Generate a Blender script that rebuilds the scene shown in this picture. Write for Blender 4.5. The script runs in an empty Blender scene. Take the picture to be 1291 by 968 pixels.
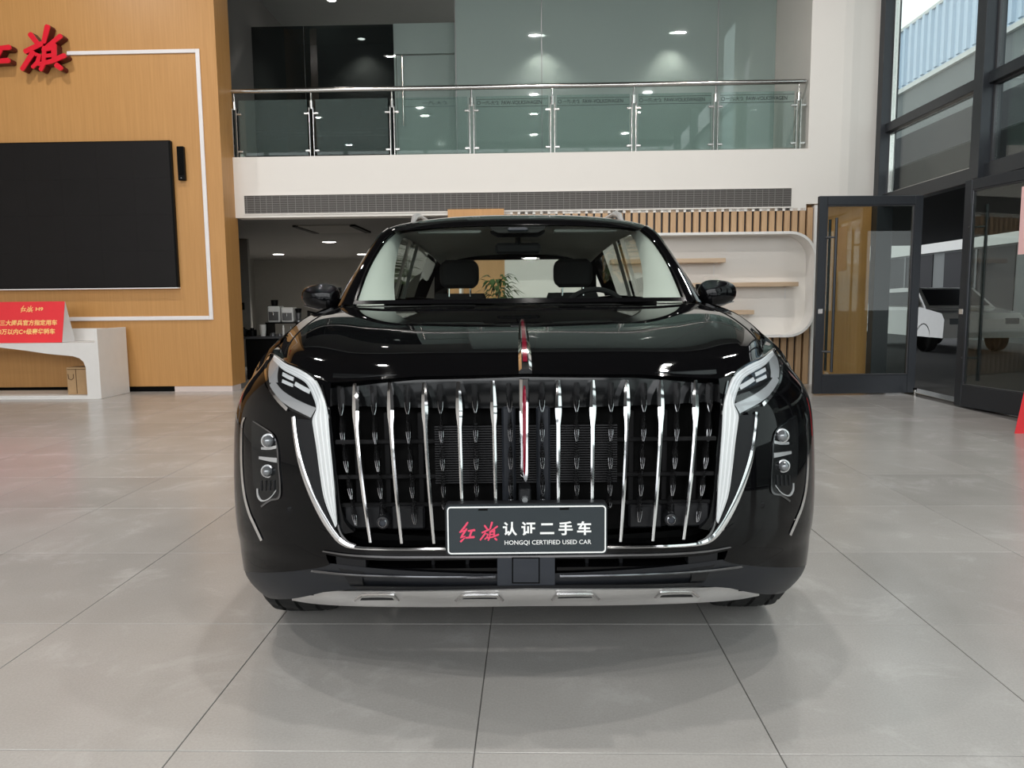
import bpy, math, random
from mathutils import Matrix, Vector
random.seed(7)
scene = bpy.context.scene
COL = scene.collection

# ------------------------------------------------------------------ camera
FPX, CX, CY = 950.0, 645.5, 484.0          # focal length in pixels of the 1291x968 frame
CAMH = 1.2
PITCH = math.atan(103 / 950)
ROLL = 0.010
cd = bpy.data.cameras.new('camera'); cam = bpy.data.objects.new('camera', cd); COL.objects.link(cam)
cd.sensor_width = 36; cd.lens = FPX / 1291 * 36; cd.clip_end = 400; cd.clip_start = .05
_R0 = Vector((1, 0, 0)); _F = Vector((0, math.cos(PITCH), -math.sin(PITCH))); _U0 = Vector((0, math.sin(PITCH), math.cos(PITCH)))
_c, _s = math.cos(ROLL), math.sin(ROLL)
_R = _R0 * _c - _U0 * _s; _U = _R0 * _s + _U0 * _c
cam.matrix_world = Matrix(((_R.x, _U.x, -_F.x, 0), (_R.y, _U.y, -_F.y, 0), (_R.z, _U.z, -_F.z, CAMH), (0, 0, 0, 1)))
scene.camera = cam

# ------------------------------------------------------------------ view + world + big lights
scene.view_settings.view_transform = 'Standard'; scene.view_settings.look = 'None'
scene.view_settings.gamma = 1; scene.view_settings.use_curve_mapping = False
scene.view_settings.exposure = 0.14
scene.cycles.use_denoising = True
scene.cycles.max_bounces = 10; scene.cycles.transparent_max_bounces = 24
scene.cycles.caustics_reflective = False; scene.cycles.caustics_refractive = False
w = bpy.data.worlds.new('overcast_sky'); scene.world = w; w.use_nodes = True
bgn = w.node_tree.nodes['Background']; bgn.inputs[0].default_value = (.93, .97, 1.0, 1); bgn.inputs[1].default_value = 1.6

PSI = math.radians(1.55)                    # the hall is turned this much against the car
BM = Matrix.Rotation(-PSI, 4, 'Z')          # building coordinates (u right, v away, z up) -> world
def area(name, loc, size, power, rot, color=(1, 1, 1)):
    l = bpy.data.lights.new(name, 'AREA'); l.shape = 'RECTANGLE'; l.size, l.size_y = size; l.energy = power; l.color = color
    o = bpy.data.objects.new(name, l); COL.objects.link(o)
    o.matrix_world = BM @ Matrix.Translation(loc) @ rot
    return o
# daylight through the tall glazing of the front of the hall, behind the camera
area('front_glazing_daylight', (-2, -6.4, 4.3), (13, 4.0), 560, Matrix.Rotation(math.radians(82), 4, 'X'), (.97, .985, 1))

# ------------------------------------------------------------------ rays through the photograph's frame
def ray(px, py):
    x = (px - CX) / FPX; y = -(py - CY) / FPX
    return _F + _R * x + _U * y
_BI = BM.inverted()
def PB(px, py, v):                          # building coordinates on the plane at depth v
    r = _BI.to_3x3() @ ray(px, py); t = v / r.y
    return (r.x * t, v, CAMH + r.z * t)
CARX, CARY = 0.039, 2.06
def PC(px, py, d):                          # car coordinates at depth d behind the number plate
    r = ray(px, py); t = (CARY + d) / r.y
    return (r.x * t - CARX, d, CAMH + r.z * t)

# ------------------------------------------------------------------ materials
MATS = {}
def nodes_of(m):
    m.use_nodes = True
    nt = m.node_tree
    return nt, nt.nodes['Principled BSDF']
def mat(name, col, rough=.5, metal=0, coat=0, ior=1.45, noise=None, bump=None, emit=None, spec=None, sheen=0):
    m = bpy.data.materials.new(name); nt, b = nodes_of(m)
    b.inputs['Base Color'].default_value = (*col, 1); b.inputs['Roughness'].default_value = rough
    b.inputs['Metallic'].default_value = metal; b.inputs['IOR'].default_value = ior
    if coat: b.inputs['Coat Weight'].default_value = coat; b.inputs['Coat Roughness'].default_value = .015
    if spec is not None: b.inputs['Specular IOR Level'].default_value = spec
    tc = nt.nodes.new('ShaderNodeTexCoord')
    sc, amt = noise if noise else (9.0, .04)
    n = nt.nodes.new('ShaderNodeTexNoise'); n.inputs['Scale'].default_value = sc; n.inputs['Detail'].default_value = 4
    nt.links.new(tc.outputs['Object'], n.inputs['Vector'])
    r = nt.nodes.new('ShaderNodeMix'); r.data_type = 'RGBA'
    r.inputs[6].default_value = (*[c * (1 - amt) for c in col], 1); r.inputs[7].default_value = (*[min(1, c * (1 + amt)) for c in col], 1)
    nt.links.new(n.outputs['Fac'], r.inputs[0]); nt.links.new(r.outputs[2], b.inputs['Base Color'])
    if bump:
        bn = nt.nodes.new('ShaderNodeTexNoise'); bn.inputs['Scale'].default_value = bump[0]
        bp = nt.nodes.new('ShaderNodeBump'); bp.inputs['Strength'].default_value = bump[1]; bp.inputs['Distance'].default_value = .002
        nt.links.new(tc.outputs['Object'], bn.inputs['Vector']); nt.links.new(bn.outputs['Fac'], bp.inputs['Height']); nt.links.new(bp.outputs['Normal'], b.inputs['Normal'])
    if emit:
        b.inputs['Emission Color'].default_value = (*emit[0], 1); b.inputs['Emission Strength'].default_value = emit[1]
    MATS[name] = m
    return m
def glass(name, tint=(1, 1, 1), diffuse=None, dmix=0., rough=.0, ior=1.5):
    """thin pane: transparent + fresnel gloss, with an optional milky share"""
    m = bpy.data.materials.new(name); m.use_nodes = True; nt = m.node_tree; nt.nodes.clear()
    out = nt.nodes.new('ShaderNodeOutputMaterial')
    tr = nt.nodes.new('ShaderNodeBsdfTransparent'); tr.inputs[0].default_value = (*tint, 1)
    gl = nt.nodes.new('ShaderNodeBsdfGlossy'); gl.inputs['Roughness'].default_value = rough
    fr = nt.nodes.new('ShaderNodeFresnel'); fr.inputs[0].default_value = ior
    geo = nt.nodes.new('ShaderNodeNewGeometry')
    # same fresnel from both sides of the pane
    mi = nt.nodes.new('ShaderNodeMix'); mi.data_type = 'FLOAT'
    mi.inputs[2].default_value = ior; mi.inputs[3].default_value = 1 / ior
    nt.links.new(geo.outputs['Backfacing'], mi.inputs[0]); nt.links.new(mi.outputs[0], fr.inputs[0])
    base = tr
    if diffuse:
        df = nt.nodes.new('ShaderNodeBsdfDiffuse'); df.inputs[0].default_value = (*diffuse, 1)
        tl = nt.nodes.new('ShaderNodeBsdfTranslucent'); tl.inputs[0].default_value = (*diffuse, 1)
        a = nt.nodes.new('ShaderNodeMixShader'); a.inputs[0].default_value = .35
        nt.links.new(df.outputs[0], a.inputs[1]); nt.links.new(tl.outputs[0], a.inputs[2])
        bmx = nt.nodes.new('ShaderNodeMixShader'); bmx.inputs[0].default_value = dmix
        nt.links.new(tr.outputs[0], bmx.inputs[1]); nt.links.new(a.outputs[0], bmx.inputs[2]); base = bmx
    mx = nt.nodes.new('ShaderNodeMixShader')
    nt.links.new(fr.outputs[0], mx.inputs[0]); nt.links.new(base.outputs[0], mx.inputs[1]); nt.links.new(gl.outputs[0], mx.inputs[2])
    nt.links.new(mx.outputs[0], out.inputs[0])
    MATS[name] = m
    return m
def wood(name, c1, c2, scale=(30, 30, 1.2), rough=.5):
    m = bpy.data.materials.new(name); nt, b = nodes_of(m)
    tc = nt.nodes.new('ShaderNodeTexCoord'); mp = nt.nodes.new('ShaderNodeMapping'); mp.inputs['Scale'].default_value = scale
    n = nt.nodes.new('ShaderNodeTexNoise'); n.inputs['Scale'].default_value = 1; n.inputs['Detail'].default_value = 6; n.inputs['Roughness'].default_value = .65
    r = nt.nodes.new('ShaderNodeValToRGB'); r.color_ramp.elements[0].position = .3; r.color_ramp.elements[1].position = .72
    r.color_ramp.elements[0].color = (*c1, 1); r.color_ramp.elements[1].color = (*c2, 1)
    oi = nt.nodes.new('ShaderNodeObjectInfo'); ad = nt.nodes.new('ShaderNodeVectorMath'); ad.operation = 'ADD'
    sc = nt.nodes.new('ShaderNodeVectorMath'); sc.operation = 'SCALE'; sc.inputs['Scale'].default_value = 37.
    nt.links.new(oi.outputs['Random'], sc.inputs[0])
    nt.links.new(tc.outputs['Object'], mp.inputs[0]); nt.links.new(mp.outputs[0], ad.inputs[0]); nt.links.new(sc.outputs[0], ad.inputs[1])
    nt.links.new(ad.outputs[0], n.inputs['Vector']); nt.links.new(n.outputs['Fac'], r.inputs[0]); nt.links.new(r.outputs[0], b.inputs['Base Color'])
    b.inputs['Roughness'].default_value = rough
    MATS[name] = m
    return m
def tile_mat(name, joints):
    m = bpy.data.materials.new(name); nt, b = nodes_of(m)
    tc = nt.nodes.new('ShaderNodeTexCoord'); oi = nt.nodes.new('ShaderNodeObjectInfo'); geo = nt.nodes.new('ShaderNodeNewGeometry')
    n1 = nt.nodes.new('ShaderNodeTexNoise'); n1.inputs['Scale'].default_value = 1.3; n1.inputs['Detail'].default_value = 8; n1.inputs['Roughness'].default_value = .62
    nt.links.new(geo.outputs['Position'], n1.inputs['Vector'])
    n2 = nt.nodes.new('ShaderNodeTexNoise'); n2.inputs['Scale'].default_value = 140; n2.inputs['Detail'].default_value = 2
    nt.links.new(geo.outputs['Position'], n2.inputs['Vector'])
    r = nt.nodes.new('ShaderNodeValToRGB'); r.color_ramp.elements[0].position = .32; r.color_ramp.elements[1].position = .72
    r.color_ramp.elements[0].color = (.385, .370, .350, 1); r.color_ramp.elements[1].color = (.455, .44, .42, 1)
    nt.links.new(n1.outputs['Fac'], r.inputs[0])
    hs = nt.nodes.new('ShaderNodeHueSaturation')
    mr = nt.nodes.new('ShaderNodeMapRange'); mr.inputs[3].default_value = .93; mr.inputs[4].default_value = 1.06
    nt.links.new(oi.outputs['Random'], mr.inputs[0]); nt.links.new(mr.outputs[0], hs.inputs['Value']); nt.links.new(r.outputs[0], hs.inputs['Color'])
    mx = nt.nodes.new('ShaderNodeMix'); mx.data_type = 'RGBA'; mx.blend_type = 'MULTIPLY'; mx.inputs[0].default_value = .25
    nt.links.new(hs.outputs[0], mx.inputs[6]); nt.links.new(n2.outputs['Fac'], mx.inputs[7])
    # pale scuffs and wiping marks
    n3 = nt.nodes.new('ShaderNodeTexNoise'); n3.inputs['Scale'].default_value = 2.6; n3.inputs['Detail'].default_value = 9; n3.inputs['Distortion'].default_value = .5; n3.inputs['Roughness'].default_value = .7
    nt.links.new(geo.outputs['Position'], n3.inputs['Vector'])
    r3 = nt.nodes.new('ShaderNodeValToRGB'); r3.color_ramp.elements[0].position = .54; r3.color_ramp.elements[1].position = .74
    r3.color_ramp.elements[0].color = (0, 0, 0, 1); r3.color_ramp.elements[1].color = (.55, .55, .55, 1)
    nt.links.new(n3.outputs['Fac'], r3.inputs[0])
    mx2 = nt.nodes.new('ShaderNodeMix'); mx2.data_type = 'RGBA'; mx2.inputs[7].default_value = (.54, .53, .515, 1)
    nt.links.new(r3.outputs[0], mx2.inputs[0]); nt.links.new(mx.outputs[2], mx2.inputs[6])
    nt.links.new(mx2.outputs[2], b.inputs['Base Color'])
    rr = nt.nodes.new('ShaderNodeMapRange'); rr.inputs[3].default_value = .19; rr.inputs[4].default_value = .27
    nt.links.new(n3.outputs['Fac'], rr.inputs[0]); nt.links.new(rr.outputs[0], b.inputs['Roughness'])
    b.inputs['Specular IOR Level'].default_value = .55
    MATS[name] = m
    return m

mat('paint', (.002, .002, .0024), .02, spec=.27)
mat('gloss_black', (.003, .003, .0035), .06, spec=.34)
mat('chrome', (.82, .82, .83), .06, 1)
mat('chrome_satin', (.78, .77, .76), .22, 1)
mat('tip_chrome', (.48, .48, .49), .12, 1)
mat('dark_chrome', (.22, .22, .23), .12, 1)
mat('satin_silver', (.62, .61, .60), .30, .55, noise=(60, .05))
mat('plastic', (.009, .0095, .011), .42, noise=(80, .1), bump=(300, .15), spec=.3)
mat('valance', (.013, .0145, .018), .40, noise=(80, .1), bump=(300, .15), spec=.4)
mat('plastic_grey', (.032, .036, .044), .38, spec=.3)
mat('black', (.0025, .0025, .0025), .6, spec=.08)
mat('fin', (.030, .030, .032), .45, spec=.2)
mat('rubber', (.012, .012, .012), .75, bump=(60, .2))
mat('red_gem', (.22, .004, .022), .10, .3, .6)
mat('drl', (.56, .58, .585), .25, 0, .4)
mat('light_guide', (.72, .74, .75), .2, 0, .4)
mat('reflector', (.55, .56, .57), .2, .55)
mat('lamp_dark', (.008, .0085, .009), .10, .0, spec=.4)
mat('lens', (.18, .19, .20), .04, .5, 1.0)
mat('plate_face', (.024, .032, .037), .20, spec=.4)
mat('white_print', (.80, .81, .80), .5)
mat('red_print', (.72, .06, .13), .5)
mat('interior', (.009, .009, .0095), .7, spec=.15)
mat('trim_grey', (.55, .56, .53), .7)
mat('headliner', (.55, .55, .52), .85)
mat('seat', (.012, .0115, .0115), .75, bump=(200, .2), spec=.2)
mat('metal_rim', (.35, .35, .36), .25, 1)
glass('windscreen', (.86, .92, .885))
glass('side_glass', (.84, .89, .86))
glass('lamp_cover', (.93, .94, .95))
glass('pane', (.90, .95, .93))
glass('door_glass', (.80, .84, .81))
glass('frosted', (.70, .78, .76), (.46, .545, .52), .66, .02)
glass('frosted_dark', (.42, .48, .47), (.17, .205, .195), .6, .02)
glass('smoked', (.33, .36, .36), (.02, .025, .025), .35, .0)
glass('balustrade', (.80, .87, .85), (.40, .5, .48), .10, .0)
wood('veneer', (.47, .235, .072), (.555, .29, .098), (34, 34, 1.1), .42)
wood('slat_wood', (.42, .255, .135), (.56, .375, .22), (60, 60, 2.0), .5)
wood('shelf_wood', (.44, .31, .20), (.58, .44, .31), (3, 60, 60), .5)
mat('white_paint', (.76, .725, .68), .6, noise=(2, .02))
mat('white_gloss', (.74, .725, .705), .32)
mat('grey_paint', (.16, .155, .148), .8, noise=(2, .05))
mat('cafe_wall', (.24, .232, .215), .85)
mat('ceiling_dark', (.07, .07, .07), .85, spec=.1)
mat('ceiling_grey', (.24, .25, .245), .8)
mat('frame_dark', (.030, .034, .040), .35, .3, noise=(20, .08))
mat('frame_side', (.070, .072, .078), .35, .4)
mat('stainless', (.55, .54, .52), .2, 1)
mat('screen', (.009, .0078, .0078), .45, noise=(5, .15), spec=.25)
mat('bezel', (.003, .003, .003), .4, spec=.15)
mat('led_channel', (.80, .77, .77), .35)
mat('sign_return', (.10, .003, .005), .4)
mat('sign_red', (.72, .012, .03), .35, 0, .3)
mat('card_red', (.78, .035, .045), .55)
mat('gold_print', (.95, .62, .22), .5)
mat('card_white', (.72, .72, .72), .6)
mat('carton', (.42, .27, .14), .85, noise=(20, .1))
mat('carton_print', (.13, .07, .03), .8)
mat('vent_dark', (.085, .078, .072), .7)
mat('vent_bar', (.21, .20, .19), .5)
mat('lamp_glow', (1, 1, 1), .5, emit=((1, .96, .9), 14))
mat('tube_glow', (1, 1, 1), .5, emit=((1, .97, .92), 5))
mat('white_cup', (.75, .74, .71), .4)
mat('steel_dark', (.20, .20, .2), .35, .8)
mat('leaf', (.045, .085, .022), .5, noise=(14, .35))
mat('bark', (.10, .07, .045), .9, noise=(20, .3))
mat('pot', (.55, .54, .52), .5)
mat('asphalt', (.065, .065, .065), .9, noise=(40, .2))
mat('facade_grey', (.16, .17, .17), .8, noise=(3, .06))
mat('facade_dark', (.02, .02, .023), .6, spec=.2)
mat('facade_white', (.62, .62, .60), .7)
mat('corrugated', (.50, .60, .72), .5)
mat('poster_pink', (.78, .50, .50), .6)
mat('car_white', (.62, .61, .58), .2, 0, .8)
mat('car_dark', (.02, .022, .026), .15, 0, .8)
mat('etch', (.012, .02, .018), .6)
mat('leaf_gloss', (.13, .13, .135), .10, .85)
mat('skirting', (.66, .56, .52), .45)
tile_mat('tile', False)
mat('grout', (.10, .097, .093), .9)

# ------------------------------------------------------------------ mesh builder
ROOTLOC = {}
class MB:
    def __init__(s): s.v = []; s.f = []
    def quad(s, a, b, c, d):
        i = len(s.v); s.v += [a, b, c, d]; s.f.append((i, i + 1, i + 2, i + 3)); return s
    def box(s, x0, x1, y0, y1, z0, z1):
        i = len(s.v)
        s.v += [(x0, y0, z0), (x1, y0, z0), (x1, y1, z0), (x0, y1, z0), (x0, y0, z1), (x1, y0, z1), (x1, y1, z1), (x0, y1, z1)]
        s.f += [tuple(i + k for k in q) for q in ((3, 2, 1, 0), (4, 5, 6, 7), (0, 1, 5, 4), (1, 2, 6, 5), (2, 3, 7, 6), (3, 0, 4, 7))]
        return s
    def bbox(s, x0, x1, y0, y1, z0, z1, b=.01):
        """box with chamfered edges all round"""
        cx, cy, cz = (x0 + x1) / 2, (y0 + y1) / 2, (z0 + z1) / 2
        b = min(b, (x1 - x0) / 2.01, (y1 - y0) / 2.01, (z1 - z0) / 2.01)
        i = len(s.v); idx = {}
        for sx in (0, 1):
            for sy in (0, 1):
                for sz in (0, 1):
                    X = (x0, x1)[sx]; Y = (y0, y1)[sy]; Z = (z0, z1)[sz]
                    bx = b if sx == 0 else -b; by = b if sy == 0 else -b; bz = b if sz == 0 else -b
                    for ax, p in (('x', (X, Y + by, Z + bz)), ('y', (X + bx, Y, Z + bz)), ('z', (X + bx, Y + by, Z))):
                        idx[(sx, sy, sz, ax)] = len(s.v); s.v.append(p)
        def q(*k): s.f.append(tuple(idx[a] for a in k))
        for a in (0, 1):
            q((a, 0, 0, 'x'), (a, 1, 0, 'x'), (a, 1, 1, 'x'), (a, 0, 1, 'x'))
            q((0, a, 0, 'y'), (1, a, 0, 'y'), (1, a, 1, 'y'), (0, a, 1, 'y'))
            q((0, 0, a, 'z'), (1, 0, a, 'z'), (1, 1, a, 'z'), (0, 1, a, 'z'))
        for a in (0, 1):
            for c in (0, 1):
                q((0, a, c, 'y'), (1, a, c, 'y'), (1, a, c, 'z'), (0, a, c, 'z'))
                q((a, 0, c, 'x'), (a, 1, c, 'x'), (a, 1, c, 'z'), (a, 0, c, 'z'))
                q((a, c, 0, 'x'), (a, c, 1, 'x'), (a, c, 1, 'y'), (a, c, 0, 'y'))
                for e in (0, 1): 
                    pass
        for a in (0, 1):
            for c in (0, 1):
                for e in (0, 1): q((a, c, e, 'x'), (a, c, e, 'y'), (a, c, e, 'z'))
        return s
    def tube(s, pts, r, n=10, cap=True):
        pts = [Vector(p) for p in pts]; rs = r if isinstance(r, (list, tuple)) else [r] * len(pts)
        rings = []; up = None
        for k, p in enumerate(pts):
            t = (pts[min(k + 1, len(pts) - 1)] - pts[max(k - 1, 0)]).normalized()
            if up is None:
                up = Vector((0, 0, 1)) if abs(t.z) < .9 else Vector((1, 0, 0))
            a = t.cross(up).normalized(); bb = a.cross(t).normalized(); up = bb
            i = len(s.v)
            for j in range(n):
                an = 2 * math.pi * j / n
                s.v.append(tuple(p + (a * math.cos(an) + bb * math.sin(an)) * rs[k]))
            rings.append(i)
        for k in range(len(rings) - 1):
            for j in range(n):
                s.f.append((rings[k] + j, rings[k] + (j + 1) % n, rings[k + 1] + (j + 1) % n, rings[k + 1] + j))
        if cap:
            s.f.append(tuple(rings[0] + j for j in range(n))[::-1]); s.f.append(tuple(rings[-1] + j for j in range(n)))
        return s
    def lathe(s, prof, c=(0, 0, 0), axis='z', n=24):
        rings = []
        for (r, h) in prof:
            i = len(s.v)
            for j in range(n):
                a = 2 * math.pi * j / n; x, y = r * math.cos(a), r * math.sin(a)
                p = {'z': (x, y, h), 'x': (h, x, y), 'y': (x, h, y)}[axis]
                s.v.append((c[0] + p[0], c[1] + p[1], c[2] + p[2]))
            rings.append(i)
        for k in range(len(rings) - 1):
            for j in range(n):
                s.f.append((rings[k] + j, rings[k] + (j + 1) % n, rings[k + 1] + (j + 1) % n, rings[k + 1] + j))
        return s
    def grid(s, P, flip=False, close=False):
        i = len(s.v); nr, nc = len(P), len(P[0])
        for row in P: s.v += [tuple(p) for p in row]
        for r in range(nr - 1):
            for c in range(nc - (0 if close else 1)):
                c2 = (c + 1) % nc
                q = (i + r * nc + c, i + r * nc + c2, i + (r + 1) * nc + c2, i + (r + 1) * nc + c)
                s.f.append(q[::-1] if flip else q)
        return s
    def prism(s, poly, h0, h1, plane='xz'):
        """polygon in a plane pushed from h0 to h1 along the third axis"""
        n = len(poly); i = len(s.v)
        def P(a, b, h): return {'xz': (a, h, b), 'xy': (a, b, h), 'yz': (h, a, b)}[plane]
        s.v += [P(a, b, h0) for a, b in poly] + [P(a, b, h1) for a, b in poly]
        s.f.append(tuple(range(i, i + n))); s.f.append(tuple(range(i + n, i + 2 * n))[::-1])
        for k in range(n): s.f.append((i + k, i + n + k, i + n + (k + 1) % n, i + (k + 1) % n))
        return s
    def stroke(s, pts, w, h0, h1, T=lambda a, b, h: (a, h, b)):
        """brush stroke: polyline with widths, pushed from h0 to h1"""
        ws = list(w) if isinstance(w, (list, tuple)) else [w] * len(pts)
        def ext(p, q, wd, f):
            l = math.hypot(p[0] - q[0], p[1] - q[1]) or 1
            return (p[0] + (p[0] - q[0]) / l * wd * f, p[1] + (p[1] - q[1]) / l * wd * f)
        # brush ends are rounded off
        pts = [ext(pts[0], pts[1], ws[0], .22)] + list(pts) + [ext(pts[-1], pts[-2], ws[-1], .22)]
        ws = [ws[0] * .55] + ws + [ws[-1] * .5]; n = len(pts)
        L, R = [], []
        for k in range(n):
            p = pts[k]; a = pts[max(0, k - 1)]; b = pts[min(n - 1, k + 1)]
            tx, ty = b[0] - a[0], b[1] - a[1]; l = math.hypot(tx, ty) or 1
            nx, ny = -ty / l, tx / l
            ex = 0
            if k == 0: ex = -.12
            if k == n - 1: ex = .12
            c = (p[0] + tx / l * ws[k] * ex, p[1] + ty / l * ws[k] * ex)
            L.append((c[0] + nx * ws[k] / 2, c[1] + ny * ws[k] / 2)); R.append((c[0] - nx * ws[k] / 2, c[1] - ny * ws[k] / 2))
        for k in range(n - 1):
            poly = [L[k], L[k + 1], R[k + 1], R[k]]
            i = len(s.v)
            s.v += [T(a, b, h0) for a, b in poly] + [T(a, b, h1) for a, b in poly]
            s.f += [(i, i + 1, i + 2, i + 3), (i + 7, i + 6, i + 5, i + 4)]
            for e in range(4): s.f.append((i + e, i + 4 + e, i + 4 + (e + 1) % 4, i + (e + 1) % 4))
        return s
    def mirror(s):
        n = len(s.v); s.v += [(-x, y, z) for x, y, z in s.v]; s.f += [tuple(n + k for k in f[::-1]) for f in list(s.f)]
        return s
    def build(s, name, material, parent=None, smooth=False, fix=True, world=None, sharp=35):
        me = bpy.data.meshes.new(name)
        off = ROOTLOC.get(parent.name, (0, 0, 0)) if parent else (0, 0, 0)
        me.from_pydata([(a - off[0], b - off[1], c - off[2]) for a, b, c in s.v], [], s.f)
        if fix:
            import bmesh
            bm = bmesh.new(); bm.from_mesh(me); bmesh.ops.remove_doubles(bm, verts=bm.verts, dist=1e-5)
            bmesh.ops.recalc_face_normals(bm, faces=bm.faces); bm.to_mesh(me); bm.free()
        me.materials.append(MATS[material])
        if smooth:
            for p in me.polygons: p.use_smooth = True
            me.set_sharp_from_angle(angle=math.radians(sharp))
        o = bpy.data.objects.new(name, me); COL.objects.link(o)
        if parent: o.parent = parent
        elif world is None: o.matrix_world = BM
        ROOTLOC[o.name] = off if parent else (0, 0, 0)
        return o
def tag(o, label=None, cat=None, group=None, kind=None):
    if label: o['label'] = label
    if cat: o['category'] = cat
    if group: o['group'] = group
    if kind: o['kind'] = kind
    return o
def thing(name, label, cat, loc=(0, 0, 0), group=None):
    """Empty at a thing's base; its parts are given in building coordinates"""
    o = bpy.data.objects.new(name, None); COL.objects.link(o)
    o.matrix_world = BM @ Matrix.Translation(loc); ROOTLOC[o.name] = loc
    o.empty_display_size = .1
    return tag(o, label, cat, group)
def structure(o, label=None): return tag(o, label, None, None, 'structure')
def copy_tree(o, parent=None):
    c = o.copy(); COL.objects.link(c)
    if parent: c.parent = parent
    for ch in [x for x in bpy.data.objects if x.parent == o]: copy_tree(ch, c)
    return c
def catmull(pts, n):
    """resample a control polyline to n points along a Catmull-Rom spline"""
    m = len(pts); out = []
    for k in range(n):
        t = k / (n - 1) * (m - 1); i = min(int(t), m - 2); f = t - i
        p1, p2 = pts[i], pts[i + 1]
        p0 = pts[i - 1] if i > 0 else tuple(2 * a - b for a, b in zip(p1, p2))
        p3 = pts[i + 2] if i + 2 < m else tuple(2 * b - a for a, b in zip(p1, p2))
        out.append(tuple(.5 * (2 * b + (c - a) * f + (2 * a - 5 * b + 4 * c - e) * f * f + (3 * b - a - 3 * c + e) * f ** 3) for a, b, c, e in zip(p0, p1, p2, p3)))
    return out
def lerp_tab(tab, x):
    if x <= tab[0][0]: return tab[0][1]
    for (a, va), (b, vb) in zip(tab, tab[1:]):
        if x <= b:
            return va + (vb - va) * (x - a) / (b - a)
    return tab[-1][1]
def smooth_tab(tab):
    """monotone-ish smooth lookup: Catmull over the table, sampled finely"""
    pts = catmull([tuple(map(float, t)) for t in tab], 12 * len(tab))
    pts.sort()
    return pts
def text_mb(body, width, height, T, h=.001, bold=0.):
    """flat lettering from the built-in font scaled to width x height; T maps (a, b, h) to a point"""
    c = bpy.data.curves.new('lettering', 'FONT'); c.body = body; c.resolution_u = 3; c.offset = bold
    o = bpy.data.objects.new('lettering', c); COL.objects.link(o)
    me = bpy.data.meshes.new_from_object(o.evaluated_get(bpy.context.evaluated_depsgraph_get()))
    xs = [v.co.x for v in me.vertices]; ys = [v.co.y for v in me.vertices]
    x0, x1, y0, y1 = min(xs), max(xs), min(ys), max(ys)
    m = MB(); m.v = [T((v.co.x - x0) / (x1 - x0) * width, (v.co.y - y0) / (y1 - y0) * height, h) for v in me.vertices]
    m.f = [tuple(p.vertices) for p in me.polygons]
    bpy.data.objects.remove(o); bpy.data.curves.remove(c); bpy.data.meshes.remove(me)
    return m
# brush-written pair of characters, strokes in a 0..1 box (a right, b up), widths relative to the box
HONG = [([(.56, .98), (.32, .72), (.05, .50)], [.10, .13, .06]), ([(.05, .50), (.42, .60)], [.10, .07]), ([(.48, .66), (.22, .36), (.10, .22)], [.12, .12, .07]),
        ([(.12, .24), (.40, .30)], [.09, .06]), ([(.10, .04), (.36, .22)], [.13, .05]), ([(.58, .56), (.98, .60)], [.10, .14]), ([(.80, .58), (.66, .26)], [.13, .11]), ([(.42, .22), (.94, .26)], [.10, .14])]
QI = [([(.66, .97), (.55, .63)], [.13, .10]), ([(.26, .81), (.40, .62)], [.12, .11]), ([(.94, .76), (.56, .50)], [.11, .07]), ([(.12, .44), (.50, .60)], [.11, .11]),
      ([(.30, .42), (.02, .06)], [.12, .10]), ([(.36, .37), (.44, .36), (.38, .20), (.26, .10)], [.09, .1, .1, .08]), ([(.56, .52), (.52, .22)], [.10, .09]), ([(.77, .58), (.76, .26)], [.13, .11]),
      ([(.52, .46), (.80, .52)], [.08, .1]), ([(.54, .33), (.78, .36)], [.08, .08]), ([(.40, .16), (.70, .22), (1.0, .34)], [.08, .10, .11]), ([(.52, .16), (.44, .04)], [.08, .09]), ([(.80, .14), (.90, .06)], [.12, .11])]
# ================================================================== THE HALL (building coordinates)
VF = 10.8            # plane of the balcony front
UF = 4.90            # plane of the glass front on the right
VW = 10.4            # face of the wood feature wall
TS, TU, TV = .812, -.162, 1.90   # tile size and one joint crossing
# ---- floor and tiles
fl = MB().box(-13, UF + .1, -7, 22.5, -.12, -.004).build('floor', 'grout'); structure(fl, 'pale grey stone tile floor with dark joints')
tm = MB().bbox(-TS / 2 + .0016, TS / 2 - .0016, -TS / 2 + .0016, TS / 2 - .0016, -.010, 0, .0012)
tile0 = None
NT = 0; rest = MB()
for iu in range(-16, 7):
    for iv in range(-11, 26):
        u = TU + (iu + .5) * TS; v = TV + (iv + .5) * TS
        if u + TS / 2 > UF + .05 or v + TS / 2 > 22.4 or u - TS / 2 < -12.9: continue
        seen = v > .5 and v < 10.6 and abs(u - .03 * v) < .70 * v + .9
        if v > 10.6 and (u < -8 or u > -.5): continue
        if seen and NT < 300:
            if tile0 is None:
                tile0 = tm.build('floor_tile', 'tile', fl); o = tile0
            else:
                o = tile0.copy(); COL.objects.link(o)
            o.location = (u, v, 0); NT += 1
        else:
            g = .0016; rest.quad((u - TS / 2 + g, v - TS / 2 + g, 0), (u + TS / 2 - g, v - TS / 2 + g, 0), (u + TS / 2 - g, v + TS / 2 - g, 0), (u - TS / 2 + g, v + TS / 2 - g, 0))
tag(rest.build('far_tiles', 'tile', fl, fix=False), kind='stuff')

# ---- shell
structure(MB().box(-13.2, UF + .3, -7.2, 16, 6.9, 7.1).build('ceiling', 'ceiling_dark'), 'dark hall ceiling high above the car')
structure(MB().box(-13.2, -13, -7, 22.6, 0, 6.9).build('wall_left', 'white_paint'), 'white side wall of the hall')
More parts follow.
